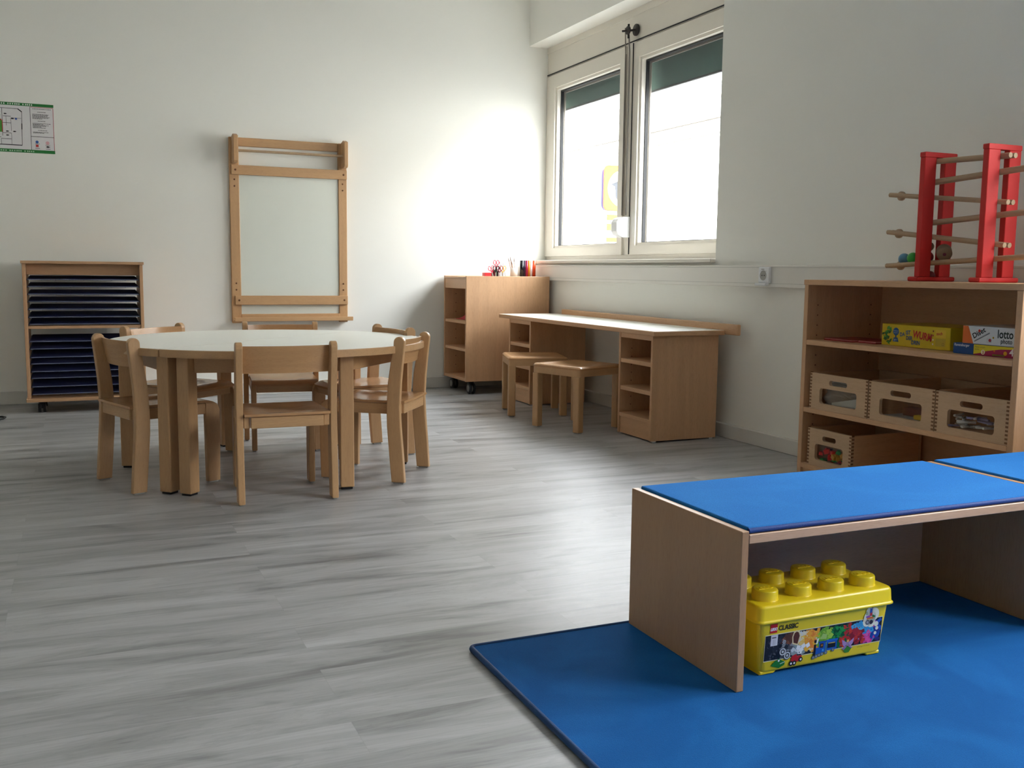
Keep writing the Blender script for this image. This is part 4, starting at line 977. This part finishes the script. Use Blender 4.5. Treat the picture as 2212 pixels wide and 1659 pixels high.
# white cloud bubble with a small winged vehicle
cw = pm('#efeedd', .4)
for x, y, r_ in ((.338, .082, .020), (.350, .090, .018), (.330, .072, .014), (.344, .068, .013), (.335, .099, .011), (.362, .062, .007), (.3655, .050, .005), (.361, .037, .0045)): p.disc(x, y, r_, cw, L+.5, n=24)
p.ring(.331, .070, .0065, .003, pm('#606068', .4), L+1).disc(.331, .070, .0035, pm('#b0b0b8', .4), L+.9, n=10).disc(.344, .069, .006, pm('#3a3038', .4), L+1, n=12)
p.rect(.328, .350, .078, .084, pm('#d8762a', .4), L+1).poly([(.324, .087), (.340, .089), (.338, .083), (.326, .082)], pm('#9a58b8', .4), L+1.2).rect(.337, .345, .086, .096, pm('#c02c34', .4), L+1.2).rect(.336, .344, .095, .106, pm('#2a4fa8', .4), L+1.3)
p.poly([(.346, .090), (.357, .084), (.352, .081), (.345, .084)], pm('#1f7a3c', .4), L+1.2).rect(.337, .339, .106, .116, pm('#7a4a98', .4), L+1.2).rect(.342, .344, .106, .114, pm('#7a4a98', .4), L+1.2).rect(.325, .327, .090, .100, pm('#3f8a3c', .4), L+1.2)
# small models in front of the strip
p.poly([(.030, -.003), (.044, .010), (.050, .008), (.052, .014), (.058, .010), (.074, .003), (.072, -.006), (.056, -.012)], pm('#1b7a2c', .4), L).disc(.054, .008, .003, wt, L+.3, n=8)
for q in range(4): p.disc(.060+q*.004, -.001+q*.001, .0014, wt, L+.3, n=6)
p.poly([(.090, -.004), (.094, .014), (.108, .018), (.110, .012), (.126, .012), (.122, -.001), (.106, -.006)], pm('#b81f22', .4), L+.2)
for x, y in ((.103, -.006), (.1225, .001), (.093, -.006)): p.disc(x, y, .0065, pm('#181818', .4), L+.5, n=16).disc(x+.0005, y, .003, wt, L+.8, n=10)
p.rect(.112, .124, .016, .026, wt, L).rect(.115, .118, .019, .022, pm('#333333', .4), L+.2)
# blue steam engine with wagon
bu = pm('#1c5ab8', .4); dk = pm('#15161c', .4); gr = pm('#8c98a4', .4)
p.rect(0.1620, 0.1687, .004, .034, dk, L+.2).rect(0.1687, 0.1866, .006, .024, bu, L+.2).rect(0.1777, 0.2001, .008, .038, bu, L+.25).rect(0.1810, 0.1922, .022, .034, pm('#3a2418', .4), L+.5).rect(0.1844, 0.1900, .026, .031, pm('#b87838', .4), L+.6)
p.rect(0.1754, 0.2023, .036, .040, pm('#1a4a9c', .4), L+.5).rect(0.2023, 0.2359, .012, .038, bu, L+.2).rect(0.2057, 0.2314, .018, .031, dk, L+.5).rect(0.2079, 0.2292, .030, .032, pm('#e0c050', .4), L+.6).rect(0.2001, 0.2382, .036, .041, pm('#1f66c8', .4), L+.4)
p.poly([(0.1676, .034), (0.1710, .048), (0.1766, .050), (0.1721, .034)], wt, L+.3).rect(0.1620, 0.1687, .038, .046, dk, L+.3).rect(0.1889, 0.1945, .012, .018, pm('#4aa8e8', .4), L+.5)
for x, y in ((0.1631, -.002), (0.1721, .000), (0.1810, .002), (0.1900, .004), (0.2023, .006), (0.2247, .010)): p.disc(x, y+.001, .005, pm('#5c6670', .4), L+.4, n=14).disc(x, y+.001, .003, gr, L+.6, n=10)
# winged figure on a green stem
pr_ = pm('#b090c8', .4)
for s_ in (-1, 1): p.poly([(.272, .022), (.272+s_*.020, .034), (.272+s_*.017, .020), (.272+s_*.010, .012)], pr_, L+.2).poly([(.272, .018), (.272+s_*.018, .008), (.272+s_*.010, .004)], pm('#9a78b8', .4), L+.25)
p.disc(.272, .028, .004, pm('#e0b060', .4), L+.6, n=10).rect(.268, .276, .014, .026, pm('#9a88a8', .4), L+.4).poly([(.260, .004), (.272, .014), (.286, .006), (.278, -.004), (.266, -.004)], pm('#3f8a2c', .4), L+.3)
# logo square, name and small print
p.rect(.020, .0415, .084, .107, pm('#cf2017', .35), 2).text('LEGO', .0308, .0905, .0098, wt, 3, 0, .0006, .82, .25, 'CENTER')
p.text('CLASSIC', .0455, .0885, .0175, pm('#3a3208', .4), 2, 0, .0006, .93)
p.text('www.lego.com/classic', .305, .004, .0048, pm('#8a7a20', .5), 2)
p.build('printed_label', t)

# ------------------------------------------------------------------ daylight
wd = bpy.data.worlds.new('overcast'); sc.world = wd; wd.use_nodes = True
nt = wd.node_tree; bg = nt.nodes['Background']
tc = nt.nodes.new('ShaderNodeTexCoord'); sp = nt.nodes.new('ShaderNodeSeparateXYZ'); cr = nt.nodes.new('ShaderNodeValToRGB')
nt.links.new(tc.outputs['Generated'], sp.inputs[0]); nt.links.new(sp.outputs['Z'], cr.inputs[0])
cr.color_ramp.elements[0].position = 0; cr.color_ramp.elements[0].color = (.83, .86, .87, 1)
cr.color_ramp.elements[1].position = .8; cr.color_ramp.elements[1].color = (.92, .96, 1.0, 1)
nt.links.new(cr.outputs[0], bg.inputs[0]); bg.inputs[1].default_value = 9.0
for nm, (a, b) in (('daylight_portal', (5.11, 7.92)), ('daylight_portal', (-.6, 2.4))):
    li = bpy.data.lights.new(nm, 'AREA'); li.shape = 'RECTANGLE'; li.size = (b-a)*S; li.size_y = 1.84*S; li.cycles.is_portal = True
    o = bpy.data.objects.new(nm, li); C.objects.link(o)
    o.location = (3.99*S, (a+b)/2*S, 1.98*S)
    o.rotation_euler = Matrix(((0, 0, 1), (-1, 0, 0), (0, -1, 0))).to_euler() if 0 else (PI/2, 0, PI/2)

# ------------------------------------------------------------------ camera
yaw, pitch, roll, F = 0.415946002, 0.114703348, -0.0112306218, 2128.99218
cyw, syw = math.cos(yaw), math.sin(yaw)
f = Vector((syw*math.cos(pitch), cyw*math.cos(pitch), -math.sin(pitch))); r = Vector((cyw, -syw, 0)); dn = f.cross(r)
r2 = math.cos(roll)*r+math.sin(roll)*dn; d2 = f.cross(r2)
cam = bpy.data.cameras.new('camera'); co = bpy.data.objects.new('camera', cam); C.objects.link(co)
M = Matrix((r2, -d2, -f)).transposed().to_4x4(); M.translation = Vector((0, 0, S)); co.matrix_world = M
cam.sensor_width = 36; cam.lens = F*36/2212; cam.clip_start = .02; cam.clip_end = 200
sc.camera = co
vs = sc.view_settings; sc.display_settings.display_device = 'sRGB'; vs.view_transform = 'Standard'; vs.look = 'None'; vs.gamma = 1; vs.use_curve_mapping = False; vs.exposure = 1.25
sc.cycles.max_bounces = 10; sc.cycles.diffuse_bounces = 6
